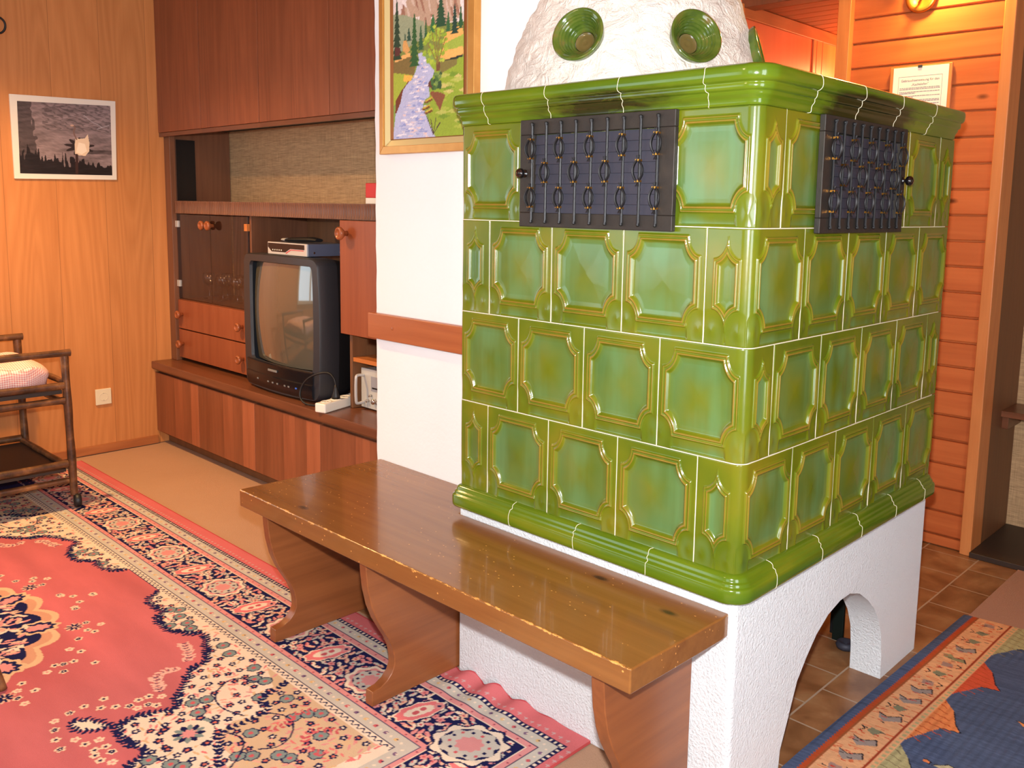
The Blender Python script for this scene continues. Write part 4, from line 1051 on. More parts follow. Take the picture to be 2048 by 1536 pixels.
loops([(sc_in(outer, .985, .76, .985), .585), (sc_in(outer, .955, .74, .955), .64), (sc_in(outer, .70, .66, .70), .80), (sc_in(outer, .60, .64, .60), .865)], 'rear_housing', M['tv_back'], tv, cap_back=True)
# curved picture tube
n = 26; uu, vv = np.meshgrid(np.linspace(-1, 1, n), np.linspace(-1, 1, n)); scx, scz = (sx0+sx1)/2, (sz0+sz1)/2
X = scx+uu*(sx1-sx0+.022)/2*(1+.012*(1-vv**2)); Z = scz+vv*(sz1-sz0+.022)/2*(1+.010*(1-uu**2)); Y = ty+.004+.031*uu**2+.014*vv**2
grid_mesh('screen', np.stack([X, Y, Z], -1), M['screen'], tv)
# lower lip and controls
b = MB(); V = []; F = []; nn = 24
lip = [(.0, .600), (-.008, .596), (-.006, .588), (-.0035, .545), (-.010, .541), (-.008, .492), (.004, .4725)]
for i in range(nn+1):
    x = tx0+.03+(tx1-tx0-.06)*i/nn
    for p, z in lip: V.append((x, yfront(x, z)+p-.0005, z))
for i in range(nn):
    for k in range(len(lip)-1): F.append((i*7+k, i*7+k+1, (i+1)*7+k+1, (i+1)*7+k))
b.add(V, F); b.build('control_panel', M['tv_dark'], tv, angle=40)
MB().box(-2.700, -2.625, ty-.0105, ty-.006, .566, .576).build('badge', M['grey_print'], tv, bevel=.001)
MB().box(tx0+.06, tx1-.06, ty+.05, .70, .4597, .476).build('foot', M['tv_back'], tv, bevel=.003)
for x, mt in ((-2.80, M['grey_print']), (-2.70, M['grey_print']), (-2.66, M['grey_print']), (-2.62, M['grey_print']), (-2.56, M['grey_print']), (-2.53, M['grey_print']), (-2.475, M['blue_print'])):
    MB().box(x-.006, x+.006, yfront(x, 0)-.0115, yfront(x, 0)-.0085, .513, .520).build('button', mt, tv, bevel=.0008)
# receiver box and remote on top
rb = thing('satellite_receiver', (-2.60, .60, 1.091), 'silver and black receiver box lying on top of the television', 'receiver')
def rotz(c, a):
    ca, sa = math.cos(a), math.sin(a)
    return lambda p: (c[0]+(p[0]-c[0])*ca-(p[1]-c[1])*sa, c[1]+(p[0]-c[0])*sa+(p[1]-c[1])*ca, p[2])
R_ = rotz((-2.60, .58), math.radians(0))
MB().box(-2.748, -2.430, .503, .700, 1.0965, 1.150, R=R_).build('case', M['box_grey'], rb, bevel=.002)
MB().box(-2.750, -2.428, .494, .503, 1.0965, 1.151, R=R_).build('fascia', M['silver'], rb, bevel=.002)
b = MB(); b.prism([(-2.745, 1.146), (-2.445, 1.146), (-2.445, 1.125), (-2.560, 1.125), (-2.600, 1.108), (-2.715, 1.108), (-2.745, 1.128)], 'y', .4928, .494); b.build('display_window', M['tv_dark'], rb)
b = MB(); b.prism([(-2.555, 1.122), (-2.450, 1.122), (-2.450, 1.119), (-2.553, 1.119), (-2.593, 1.1025), (-2.597, 1.105)], 'y', .4930, .4938); b.build('red_trim_line', M['red'], rb)
b = MB()
for k in range(5): b.box(-2.707+k*.018, -2.700+k*.018, .4922, .4928, 1.114, 1.119)
b.build('key_row', M['white_plastic'], rb)
for dy in (.03, .165): MB().lathe([(.0001, 0), (.0055, 0), (.0045, .002), (.0001, .0026)], (-2.4300, .503+dy, 1.112), (1, 0, 0), 12).build('case_screw', M['chrome'], rb)
for x in (-2.72, -2.46): MB().lathe([(.0001, 1.0915), (.010, 1.0915), (.010, 1.0965), (.0001, 1.0965)], (x, .53, 0), (0, 0, 1), 12).build('foot', M['black_rubber'], rb)
rm = thing('remote_control', (-2.55, .56, 1.1515), 'black remote control with silver front lying on the receiver box', 'remote')
b = MB(); pth = [(-2.66, .545, 1.160), (-2.63, .549, 1.163), (-2.57, .556, 1.165), (-2.49, .566, 1.167), (-2.45, .572, 1.165)]
def slab(path, wd, ht):
    V = []; F = []; m_ = 10
    for i, p in enumerate(path):
        w_, h_ = wd[i], ht[i]
        for k in range(m_): a = 2*PI*k/m_; V.append((p[0]-.12*w_*math.cos(a)*0, p[1]+w_*math.cos(a), p[2]+h_*math.sin(a)))
    for i in range(len(path)-1):
        for k in range(m_): F.append((i*m_+k, i*m_+(k+1) % m_, (i+1)*m_+(k+1) % m_, (i+1)*m_+k))
    F += [tuple(range(m_)), tuple(range((len(path)-1)*m_, len(path)*m_))]; return V, F
V, F = slab(pth, [.019, .021, .022, .024, .020], [.0075, .010, .011, .012, .008]); b.add(V, F); b.build('handset', M['tv_back'], rm, angle=50)
V, F = slab([(-2.690, .541, 1.1615), (-2.660, .545, 1.161)], [.015, .0195], [.006, .008]); MB().add(V, F).build('silver_end', M['silver'], rm, angle=50)
# red and white carton on the fluted shelf
ct = thing('drink_carton', (-2.085, .61, 1.3275), 'small red and white carton on the fluted shelf by the chimney wall', 'carton')
MB().box(-2.132, -2.052, .590, .640, 1.3275, 1.352).build('lower_half', M['white_plastic'], ct, bevel=.002)
MB().box(-2.132, -2.052, .590, .640, 1.352, 1.412).build('upper_half', M['red'], ct, bevel=.003)
# power strip, plug, cord
psn = thing('power_strip', (-2.235, .55, .4595), 'white multi-socket power strip on the counter by the amplifier', 'power strip')
Rp = rotz((-2.212, .42), math.radians(17))
MB().box(-2.243, -2.187, .410, .715, .4600, .500, R=Rp).build('case', M['white_plastic'], psn, bevel=.006, seg=3)
b = MB()
for k in range(4):
    c = Rp((-2.215, .452+k*.062, 0))
    b.lathe([(.0235, .5001), (.0225, .5024), (.0195, .5024), (.0185, .5004), (.0001, .5004)], (c[0], c[1], 0), (0, 0, 1), 24)
    for s in (-1, 1): q = Rp((-2.215, .452+k*.062+s*.009, 0)); MB().lathe([(.003, .5006), (.0001, .5008)], (q[0], q[1], 0), (0, 0, 1), 8).build('contact_hole', M['dark_hole'], psn)
b.build('socket_well', M['white_plastic'], psn, smooth=True)
pc = Rp((-2.215, .514, 0)); pl = tv
MB().lathe([(.0001, .5035), (.018, .5035), (.0185, .512), (.014, .524), (.008, .545), (.0045, .562), (.0001, .563)], (pc[0], pc[1], 0), (0, 0, 1), 20).build('power_plug', M['black_rubber'], pl, smooth=True)
pts3 = [(pc[0], pc[1], .558), (pc[0]-.004, pc[1]-.004, .590), (pc[0]-.035, .50, .612), (-2.315, .470, .606), (-2.372, .452, .578), (-2.405, .440, .535), (-2.405, .432, .495), (-2.365, .432, .468), (-2.31, .470, .4645), (-2.27, .60, .4645), (-2.28, .70, .4645), (-2.30, .84, .4645)]
MB().tube(smooth3(pts3), .0042, 8).build('power_cable', M['black_rubber'], pl, smooth=True)
# amplifier under the open shelf
am = thing('hifi_amplifier', (-1.92, .72, .4605), 'silver hi-fi amplifier with front handle under the small orange shelf', 'amplifier')
MB().box(-2.172, -1.63, .606, .880, .4690, .632).build('case', M['amp'], am, bevel=.002)
MB().box(-2.178, -1.625, .594, .606, .4665, .636).build('front_panel', M['amp'], am, bevel=.002)
for x in (-2.12, -1.68): MB().box(x-.015, x+.015, .64, .66, .4605, .4690).build('foot', M['black_rubber'], am)
MB().box(-2.105, -1.84, .591, .594, .545, .608).build('meter_window', M['amp_dark'], am, bevel=.001)
MB().box(-2.095, -1.85, .5895, .591, .556, .562).build('meter_scale', M['tv_dark'], am)
for x, z, r in ((-2.125, .500, .006), (-2.105, .525, .005), (-2.080, .503, .012), (-2.045, .503, .012), (-2.010, .503, .012), (-1.975, .505, .010)):
    MB().lathe([(.0001, 0), (r, 0), (r*.95, .014), (r*.7, .016), (.0001, .016)], (x, .594, z), (0, -1, 0), 16).build('control_knob', M['chrome'], am, smooth=True)
h = MB(); hp = smooth3([(-2.158, .594, .490), (-2.158, .560, .486), (-2.158, .552, .494), (-2.158, .552, .600), (-2.158, .560, .610), (-2.158, .594, .606)], 2)
h.tube(hp, .0065, 8); h.build('front_handle', M['silver'], am, smooth=True)

# ================================================================ rattan cart at the left edge
cart = thing('bamboo_cart', (-3.33, -.60, 0), 'dark bamboo cart on castors with two shelves beside the oak wall', 'cart')
xf, xb_, ye, yl = -3.05, -3.66, -.295, -1.02
def cane(name, a, c, r=.0155, n=12):
    a, c = Vector(a), Vector(c); P = [a.lerp(c, i/n) for i in range(n+1)]
    rad = [r*(1.0+.07*math.sin(i*1.3+a.x*9)) for i in range(n+1)]
    return MB().tube(P, rad, 10, wob=.03).build(name, M['bamboo'], cart, smooth=True, angle=60)
for x, y in ((xf, ye), (xb_, ye), (xf, yl), (xb_, yl)):
    cane('leg', (x+(.0), y+.012, .065), (x, y, .672), .0165)
    MB().lathe([(.0001, -.014), (.024, -.014), (.030, -.008), (.030, .008), (.024, .014), (.0001, .014)], (x+.012, y+.020, .0385), (.2, 1, 0), 20).build('castor', M['tv_back'], cart, smooth=True)
for x, z in ((xf, .684), (xb_, .684), (xf, .546), (xf, .482), (xb_, .546), (xf, .206), (xf, .132), (xb_, .200), (xb_, .132)):
    cane('side_rail', (x+.004, yl-.02, z), (x+.004, ye+(.022 if z > .6 else -.010), z), .0155 if z > .15 else .0135)
for y in (ye, yl):
    for z in (.560, .470, .190): cane('cross_rail', (xf, y-.005, z), (xb_, y-.005, z), .013)
MB().box(xb_+.01, xf-.012, yl+.01, ye-.012, .508, .524).build('top_shelf', M['shelf_dark'], cart)
MB().box(xb_+.01, xf-.012, yl+.01, ye-.012, .168, .180).build('lower_shelf', M['shelf_dark'], cart)
# checked cushion lying on its top shelf
nu, nv = 60, 60; A, B = np.meshgrid(np.linspace(-1, 1, nu), np.linspace(-1, 1, nv))
def se(v, p=.22): return np.sign(v)*np.abs(v)**p
th = np.linspace(-PI/2, PI/2, 31); ph_ = np.linspace(-PI, PI, 73); TH, PHI = np.meshgrid(th, ph_)
cx_, cy_, cz_ = -3.345, -.665, .5825
sgn = lambda v, p: np.sign(v)*np.abs(v)**p
X = cx_+.250*sgn(np.cos(TH), .25)*sgn(np.cos(PHI), .25); Y = cy_+.340*sgn(np.cos(TH), .25)*sgn(np.sin(PHI), .25)
Z = cz_+.057*sgn(np.sin(TH), .40)
Z = Z+(Z > cz_)*(.006*np.sin(X*31+Y*12)+.004*np.sin(Y*43)); X = X+.004*np.sin(Y*55)*np.cos(TH); Y = Y+.005*np.sin(Z*110+X*20)*np.cos(TH)
cu = grid_mesh('checked_cushion', np.stack([X, Y, Z], -1), M['gingham'])
one(cu, 'pink and white checked cushion lying on the bamboo cart', 'cushion')
# a second bamboo piece, of which the photo shows one leg
sto = thing('bamboo_stool', (-1.76, -1.12, 0), 'bamboo stool whose knotted front leg stands on the red rug', 'stool')
def culm(a, c, r):
    a, c = Vector(a), Vector(c); P = []; rad = []
    for i in range(41):
        t_ = i/40; P.append(a.lerp(c, t_)); nd = min(abs(t_-.62), abs(t_-.25), abs(t_-.93)); rad.append(r*(1-.12*t_)+(.0028 if nd < .013 else 0))
    MB().tube(P, rad, 12).build('leg', M['bamboo'], sto, smooth=True)
for (x, y), (x2, y2) in (((-1.650, -.957), (-1.700, -1.050)), ((-1.87, -.957), (-1.82, -1.050)), ((-1.650, -1.28), (-1.700, -1.190)), ((-1.87, -1.28), (-1.82, -1.190))): culm((x, y, .009), (x2, y2, .43), .0105)
MB().lathe([(.0001, .43), (.120, .43), (.130, .437), (.130, .452), (.120, .460), (.0001, .462)], (-1.76, -1.120, 0), (0, 0, 1), 40).build('seat', M['bamboo'], sto, smooth=True, angle=40)
# fire tools glimpsed through the arch
ft = thing('fire_tools', (-.19, .97, 0), 'black iron fire tools standing behind the stove arch', 'fire tools')
q = MB()

q.box(-.228, -.206, .990, .996, .004, .385); q.build('ash_rake_blade', M['iron_bar'], ft, bevel=.001)
MB().box(-.206, -.172, .958, .972, .001, .375).build('shovel_blade', plain('dark_green_iron', S(22,34,30), .45, .4), ft, bevel=.002)
MB().lathe([(.0001, .001), (.026, .001), (.030, .012), (.024, .022), (.020, .022), (.0001, .010)], (-.150, .935, 0), (0, 0, 1), 20).build('foot_cup', M['slate'], ft, smooth=True)
ft['label'] = 'black iron fire tools standing on the tiles inside the stove arch'
# ================================================================ red oriental rug
NAVY, CREAM, PINK, RED, GREY, TAN, DPINK, GRN = S(26,28,72), S(230,208,184), S(216,142,138), S(196,96,98), S(196,186,172), S(208,176,142), S(200,92,96), S(128,140,134)
RX0, RX1, RY0, RY1, RES = -3.76, -.385, -2.04, 0.0, .003
YV = -1.32
cv = Canvas(RX0, RX1, YV, RY1, RES, RED)
U_, V_ = cv.U, cv.V
def setbands(cv):
    U_, V_ = cv.U, cv.V
    dL = np.minimum(-V_, V_-RY0); dE = np.minimum(RX1-U_, U_-RX0)+.040; d = np.minimum(dL, dE); s = np.where(dL < dE, U_, V_)
    field = np.array(RED)[None, None]*(.86+.28*vnoise(U_*.6, V_*4, 4, 11))[..., None]
    field[..., 1] *= 1+.25*vnoise(U_, V_, 2.2, 12); field[..., 2] *= 1+.25*vnoise(U_, V_, 2.2, 12)
    cv.img = field
    def band(a, c, colr, mk=None):
        k = (d >= a) & (d < c)
        if mk is not None: k &= mk
        cv.img[k] = colr
    band(0, .062, S(208,108,110)); band(0, .006, S(190,66,72))
    band(.062, .076, NAVY); band(.064, .074, CREAM, (np.abs(((s/.016) % 1)-.5) < .24) & True)
    band(.076, .109, GREY); band(.109, .112, NAVY); band(.112, .131, PINK); band(.131, .135, CREAM)
    band(.135, .297, NAVY); band(.297, .300, CREAM); band(.300, .314, PINK); band(.314, .317, S(70,60,100)); band(.317, .360, GREY)
    band(.360, .386, CREAM); band(.360, .363, NAVY); band(.383, .386, NAVY)
    wv = .373+.0065*np.sin(s*2*PI/.024); k = (np.abs(d-wv) < .0028) & (d > .36) & (d < .386); cv.img[k] = NAVY
    return d, s
d, s = setbands(cv)
fieldmask = d >= .386
# border paths: the long side (s = x) and the right end (s = y); P(t, depth)
def longP(x, dep): return (x, -dep)
def endP(y, dep): return (RX1+.040-dep, y)
def corner_limit(dep): return RX1+.040-dep
rr_ = np.random.default_rng(3)
for PF, a0, a1, lab in ((longP, RX0+.05, RX1, 0), (endP, -1.30, -.02, 1)):
    def inside(t, dep): return (t < corner_limit(dep)) if lab == 0 else (t < -dep)
    # little motifs in the plain bands
    t = a0; k = 0
    while t < a1:
        for dep, r, colr in ((.092, .0055, PINK), (.338, .0070, PINK)):
            if inside(t+.02, dep):
                c = PF(t, dep); cv.ell(c[0], c[1], r, r, [DPINK, S(120,90,120), S(216,176,120)][k % 3]); cv.ell(c[0]+.003, c[1]+.002, r*.4, r*.4, NAVY if k % 2 else CREAM)
                c = PF(t+.021, dep); cv.ell(c[0], c[1], r*.6, r*.6, CREAM)
        for dep in (.121, .307):
            if inside(t+.01, dep): c = PF(t, dep); cv.ell(c[0], c[1], .0035, .0035, DPINK); cv.ell(c[0], c[1], .0015, .0015, NAVY)
        t += .042; k += 1
    t = a0
    while t < a1:
        if inside(t+.01, .05):
            c = PF(t, .046); cv.line([(c[0]-.005, c[1]), (c[0]+.005, c[1])], .003, S(196,164,160)); cv.line([(c[0], c[1]-.005), (c[0], c[1]+.005)], .003, S(196,164,160))
        t += .024
    # scattered leaves and blossoms on the navy ground
    pts = []
    tries = 0
    while tries < 12000:
        tries += 1; t = a0+rr_.random()*(a1-a0); dep = .144+rr_.random()*.145
        if not inside(t+.012, dep): continue
        c = PF(t, dep)
        if all((c[0]-p[0])**2+(c[1]-p[1])**2 > .0175**2 for p in pts[-2500:]): pts.append(c)
    for i, (x, y) in enumerate(pts):
        a = rr_.random()*PI; colr = [CREAM, PINK, S(224,176,150), GREY][i % 4]
        if i % 3 == 0: cv.flower(x, y, .0125, colr, DPINK, 5, rot=a)
        else:
            cv.ell(x, y, .0135, .0060, colr, a); cv.ell(x+.004*math.cos(a+1), y+.004*math.sin(a+1), .0045, .0022, DPINK, a)
    # large palmettes alternating with spindles
    k = -3
    c0 = -2.706 if lab == 0 else -.248-.4265*0
    while True:
        t = (c0+k*.4265) if lab == 0 else (-.40-.213*2*k/2)
        if lab == 1: t = -.49-.4265*k
        k += 1
        if lab == 0 and t > a1: break
        if lab == 1 and t < a0-.3: break
        if inside(t+.10, .216) and t > a0:
            x, y = PF(t, .216); al, ac = (.070, .062)
            ax_ = (al, ac) if lab == 0 else (ac, al)
            cv.ell(x, y, ax_[0]*1.16, ax_[1]*1.16, NAVY, edge=.08); cv.ell(x, y, ax_[0]*1.10, ax_[1]*1.10, CREAM, edge=.07); cv.ell(x, y, ax_[0]*.92, ax_[1]*.92, PINK, edge=.07)
            cv.ell(x, y, ax_[0]*.80, ax_[1]*.80, NAVY); cv.ell(x, y, ax_[0]*.76, ax_[1]*.76, GREY, edge=.06); cv.ell(x, y, ax_[0]*.40, ax_[1]*.40, PINK, edge=.1)
            for q_ in range(10): a = 2*PI*q_/10; cv.ell(x+ax_[0]*.58*math.cos(a), y+ax_[1]*.58*math.sin(a), .005, .005, [NAVY, DPINK][q_ % 2])
        ts = t+.213
        if inside(ts+.05, .216) and ts > a0:
            x, y = PF(ts, .216); A_ = (.034, .072) if lab == 0 else (.072, .034); rt = -.25
            cv.ell(x, y, A_[0]*1.22, A_[1]*1.10, NAVY, rt); cv.ell(x, y, A_[0]*1.08, A_[1]*1.02, CREAM, rt, edge=.07); cv.ell(x, y, A_[0]*.95, A_[1]*.93, S(226,120,120), rt, edge=.06)
            cv.ell(x, y, A_[0]*.55, A_[1]*.62, CREAM, rt); cv.ell(x, y-.012 if lab == 0 else y, .008, .010, DPINK); cv.ell(x, y+.014 if lab == 0 else y, .008, .010, DPINK)
            if lab == 0: cv.flower(x+.02, y+.052, .016, PINK, NAVY, 6)
        if k > 30: break
x, y = -.586, -.222
cv.ell(x, y, .100, .085, NAVY, .5, edge=.1); cv.ell(x, y, .094, .078, CREAM, .5, edge=.08); cv.ell(x, y, .078, .064, NAVY, .5); cv.ell(x, y, .073, .060, GREY, .5, edge=.08); cv.ell(x, y, .035, .03, PINK, .5, edge=.1)
for q_ in range(12): a = 2*PI*q_/12; cv.ell(x+.055*math.cos(a), y+.045*math.sin(a), .005, .005, [NAVY, DPINK][q_ % 2])
# cream spandrels with navy leaf fringe
right = [(-1.975,-.380),(-1.955,-.420),(-1.925,-.443),(-1.880,-.452),(-1.835,-.446),(-1.812,-.436),(-1.795,-.468),(-1.760,-.487),(-1.710,-.492),(-1.660,-.482),(-1.610,-.452),(-1.582,-.419),(-1.540,-.432),(-1.506,-.448),(-1.455,-.472),(-1.415,-.493),(-1.408,-.548),(-1.356,-.583),(-1.310,-.620),(-1.289,-.644),(-1.233,-.657),(-1.262,-.700),(-1.274,-.740),(-1.280,-.790),(-1.268,-.808),(-1.230,-.812),(-1.182,-.819),(-1.140,-.800),(-1.115,-.794),(-1.098,-.815),(-1.088,-.849),(-1.050,-.880),(-1.020,-.93),(-1.000,-1.02)]
low = [(x, -2.04-y) for x, y in right[::-1][1:]]
fr = right+low
polyR = fr+[(-.70,-1.7),(-.70,-.38)]
mR = cv.poly(polyR, CREAM)
mirror = [(-4.20-x, y) for x, y in polyR]
mL = cv.poly(mirror, CREAM)
def fringe(path, step=.0135, size=.0105, colr=NAVY):
    acc = 0
    for (x1, y1), (x2, y2) in zip(path[:-1], path[1:]):
        L = math.hypot(x2-x1, y2-y1)
        if L < 1e-6: continue
        while acc < L:
            t_ = acc/L; x = x1+(x2-x1)*t_; y = y1+(y2-y1)*t_; a = math.atan2(y2-y1, x2-x1)
            for sd in (-1, 1):
                fs = size*(.6+.6*rr_.random()); cv.ell(x+sd*fs*.7*math.sin(a), y-sd*fs*.7*math.cos(a), fs, fs*.42, colr, a+sd*(.6+.5*rr_.random()), mask=fieldmask)
            if colr is NAVY: cv.ell(x, y, size*.5, size*.5, colr, mask=fieldmask)
            acc += step
        acc -= L
def deco_spandrel(mk, fx):
    sp = [fx(*p) for p in curve_pts(right, 1)]
    tanp = [(-1.265,-.386),(-1.159,-.427),(-1.124,-.496),(-1.068,-.480),(-1.06,-.54),(-1.085,-.585),(-1.064,-.628),(-1.051,-.651),(-.982,-.659),(-.928,-.66),(-.90,-.75),(-.84,-.86),(-.754,-.90),(-.74,-.386)]
    tm = cv.poly([fx(*p) for p in tanp], TAN)
    r4 = np.random.default_rng(5)
    # blush sprigs
    for i in range(1900):
        x = -1.98+r4.random()*1.25; y = -.386-r4.random()*.95; X, Y = fx(x, y)
        i0 = int((X-cv.u0)/RES); j0 = int((Y-cv.v0)/RES)
        if 0 <= i0 < cv.nu and 0 <= j0 < cv.nv and mk[j0, i0] and fieldmask[j0, i0]:
            cv.ell(X, Y, .009+.004*r4.random(), .0032, [PINK, S(232,164,142), S(214,176,132), S(222,120,116)][i % 4], r4.random()*PI)
    pp = []
    for i in range(2600):
        x = -1.96+r4.random()*1.2; y = -.395-r4.random()*.92; X, Y = fx(x, y)
        i0 = int((X-cv.u0)/RES); j0 = int((Y-cv.v0)/RES)
        if 3 < i0 < cv.nu-4 and 3 < j0 < cv.nv-4 and mk[j0, i0] and mk[j0, i0-3] and mk[j0-3, i0] and mk[j0+3, i0] and fieldmask[j0+3, i0+3] and all((X-a)**2+(Y-c)**2 > .029**2 for a, c in pp):
            pp.append((X, Y))
    for i, (X, Y) in enumerate(pp):
        if i % 5 == 4: cv.flower(X, Y, .019, GRN, DPINK, 7, out=NAVY, rot=i)
        else: cv.flower(X, Y, .0120, NAVY, [S(206,110,90), CREAM][i % 2], 5, rot=i*.7)
    for path in ([(-1.246,-.547),(-1.276,-.501),(-1.267,-.47),(-1.211,-.447)], [(-1.239,-.551),(-1.21,-.572),(-1.15,-.578),(-1.088,-.554)], [(-1.05,-.50),(-1.0,-.47),(-.93,-.50),(-.90,-.56),(-.93,-.60)], [(-1.064,-.628),(-1.0,-.60),(-.95,-.63),(-.90,-.70)]):
        cp_ = [fx(*p) for p in curve_pts(path, 2)]; cv.line(cp_, .0045, NAVY)
    fringe([fx(*p) for p in curve_pts([(-1.15,-.39),(-1.124,-.496),(-1.068,-.480),(-1.06,-.54),(-1.064,-.628),(-1.0,-.67),(-.93,-.70),(-.90,-.80)], 1)], .016, .010)
    fringe([fx(*p) for p in curve_pts([(-.86,-.42),(-.92,-.47),(-.86,-.52),(-.80,-.50)], 2)], .016, .009, DPINK)
    fringe([fx(*p) for p in curve_pts([(-.98,-.41),(-1.01,-.45),(-.97,-.50),(-.99,-.55)], 2)], .016, .009, DPINK)
    # big rosette
    X, Y = fx(-1.110, -.690)
    cv.ell(X, Y, .060, .060, CREAM)
    for q_ in range(12): a = 2*PI*q_/12; cv.ell(X+.027*math.cos(a), Y+.027*math.sin(a), .014, .007, GRN if q_ % 2 else NAVY, a)
    cv.ell(X, Y, .018, .018, PINK, edge=.2)
    for q_ in range(9): a = 2*PI*q_/9+.2; cv.flower(X+.070*math.cos(a), Y+.070*math.sin(a), .014, NAVY, S(206,110,90), 5, rot=a)
    fringe(sp)
deco_spandrel(mR, lambda x, y: (x, y))
deco_spandrel(mL, lambda x, y: (-4.20-x, y))
fringe([(x, y) for x, y in low[:12]])
# leaf tip and blossom sprays on the red ground
for fx in (lambda x, y: (x, y), lambda x, y: (-4.20-x, y)):
    cv.poly([fx(*p) for p in curve_pts([(-1.372,-.884),(-1.352,-.842),(-1.300,-.824),(-1.276,-.810),(-1.284,-.846),(-1.318,-.888)], 2, True)], CREAM)
    fringe([fx(*p) for p in curve_pts([(-1.276,-.810),(-1.310,-.822),(-1.352,-.842),(-1.372,-.884),(-1.318,-.888),(-1.284,-.846),(-1.276,-.810)], 1)], .014, .009)
    for path in ([(-1.428,-.635),(-1.448,-.609),(-1.439,-.583),(-1.425,-.568)], [(-1.428,-.635),(-1.378,-.650),(-1.349,-.653)], [(-1.561,-.491),(-1.52,-.501),(-1.472,-.515),(-1.457,-.536)]):
        P_ = [fx(*p) for p in curve_pts(path, 2)]; fringe(P_, .012, .012, S(226,176,160)); fringe(P_, .016, .006, S(110,60,90))
    fl = [(-2.173,-.636),(-2.13,-.608),(-2.095,-.555),(-2.04,-.635),(-1.901,-.649),(-1.847,-.664),(-1.859,-.62),(-1.822,-.652),(-1.807,-.705),(-1.759,-.747),(-1.723,-.728),(-1.69,-.81),(-1.681,-.79),(-1.678,-.763),(-1.628,-.723),(-1.666,-.838),(-1.638,-.804),(-1.651,-.907),(-1.619,-.928),(-1.589,-.893),(-1.579,-.939),(-1.538,-.934),(-1.417,-.779),(-1.416,-.829),(-1.41,-.867),(-1.379,-.801),(-1.359,-.771),(-1.398,-.907),(-1.357,-.921),(-1.311,-.933),(-1.279,-.899),(-1.243,-.889),(-1.263,-.939),(-1.238,-.858),(-1.202,-.882),(-1.199,-.857),(-1.168,-.855),(-1.18,-.889),(-1.151,-.888),(-1.125,-.87),(-1.337,-.744),(-1.349,-.715),(-1.312,-.733),(-1.348,-.688),(-1.31,-.706),(-1.324,-.664),(-1.292,-.692)]
    for i, p in enumerate(fl):
        X, Y = fx(*p); cv.flower(X, Y, .0135, S(232,200,170), NAVY if i % 3 else PINK, 5, rot=i)
        if i % 4 == 0: cv.flower(X, Y, .0085, NAVY, CREAM, 5, rot=i)
    for X, Y in (fx(-1.896, -.686), fx(-1.603, -.964)):
        cv.ell(X, Y, .024, .024, S(226,176,150), edge=.2)
        for q_ in range(8): a = 2*PI*q_/8; cv.ell(X+.014*math.cos(a), Y+.014*math.sin(a), .010, .004, NAVY, a)
# central medallion
def lobed(cx, cy, a, c, n, amp, m_=160):
    return [(cx+a*(1+amp*abs(math.sin(n*t_/2)))*math.cos(t_), cy+c*(1+amp*abs(math.sin(n*t_/2)))*math.sin(t_)) for t_ in [2*PI*i/m_ for i in range(m_)]]
mc = (-2.105, -1.02)
for sc_, colr in ((1.17, S(216,178,140)), (1.10, S(206,150,120)), (1.0, NAVY)): cv.poly(lobed(mc[0], mc[1], .335*sc_, .255*sc_, 16, .13), colr)
for k in range(8):
    a = PI/8+2*PI*k/8; X = mc[0]+.355*math.cos(a); Y = mc[1]+.275*math.sin(a)
    cv.ell(X, Y, .060, .046, S(216,178,140), a, edge=.1); cv.ell(X, Y, .046, .034, NAVY, a, edge=.12); cv.ell(X, Y, .032, .020, PINK, a, edge=.15)
r6 = np.random.default_rng(9)
for i in range(420):
    a = r6.random()*2*PI; q_ = .45+.55*math.sqrt(r6.random()); X = mc[0]+.33*q_*math.cos(a); Y = mc[1]+.25*q_*math.sin(a)
    cv.ell(X, Y, .015, .0055, [CREAM, PINK, S(224,176,150)][i % 3], r6.random()*PI)
cv.poly(lobed(mc[0], mc[1], .165, .125, 12, .14), NAVY); cv.poly(lobed(mc[0], mc[1], .152, .114, 12, .14), CREAM); cv.poly(lobed(mc[0], mc[1], .135, .100, 12, .14), S(230,150,140))
for i in range(60): a = r6.random()*2*PI; q_ = math.sqrt(r6.random()); cv.flower(mc[0]+.12*q_*math.cos(a), mc[1]+.09*q_*math.sin(a), .010, [CREAM, NAVY, GRN][i % 3], DPINK, 5, rot=i)
# the wool lies flat, ripples where the rug has been pushed against the stove foot
def ripple(U_, V_):
    z = .0065+.0*U_
    ed = np.clip(1+V_/.16, 0, 1)**1.5; win_ = np.exp(-((U_+.74)/.17)**2)
    z = z+ed*win_*.012*(1+np.sin(U_*2*PI/.105+.6))*.9
    z = z+.002*np.sin(U_*5+V_*3)*np.sin(V_*7)*(1-ed)*.5+.001
    return z
dyr = np.clip(1+V_/.10, 0, 1)
wave_edge = -.010*dyr*np.exp(-((U_+.74)/.2)**2)*(1+np.sin(U_*2*PI/.105+2.0))
Z = ripple(U_, V_)
YY = V_-.004+wave_edge+.012*np.clip((U_+1.3)/.9, 0, 1)*dyr
YY = np.where(U_ > -.89, np.minimum(YY, -.0012), YY)
P = np.stack([U_, YY, Z], -1)
rug = grid_mesh('oriental_rug', P, M['pile'], colors=cv.img)
one(rug, 'large red and navy floral rug running under the bench', 'rug')
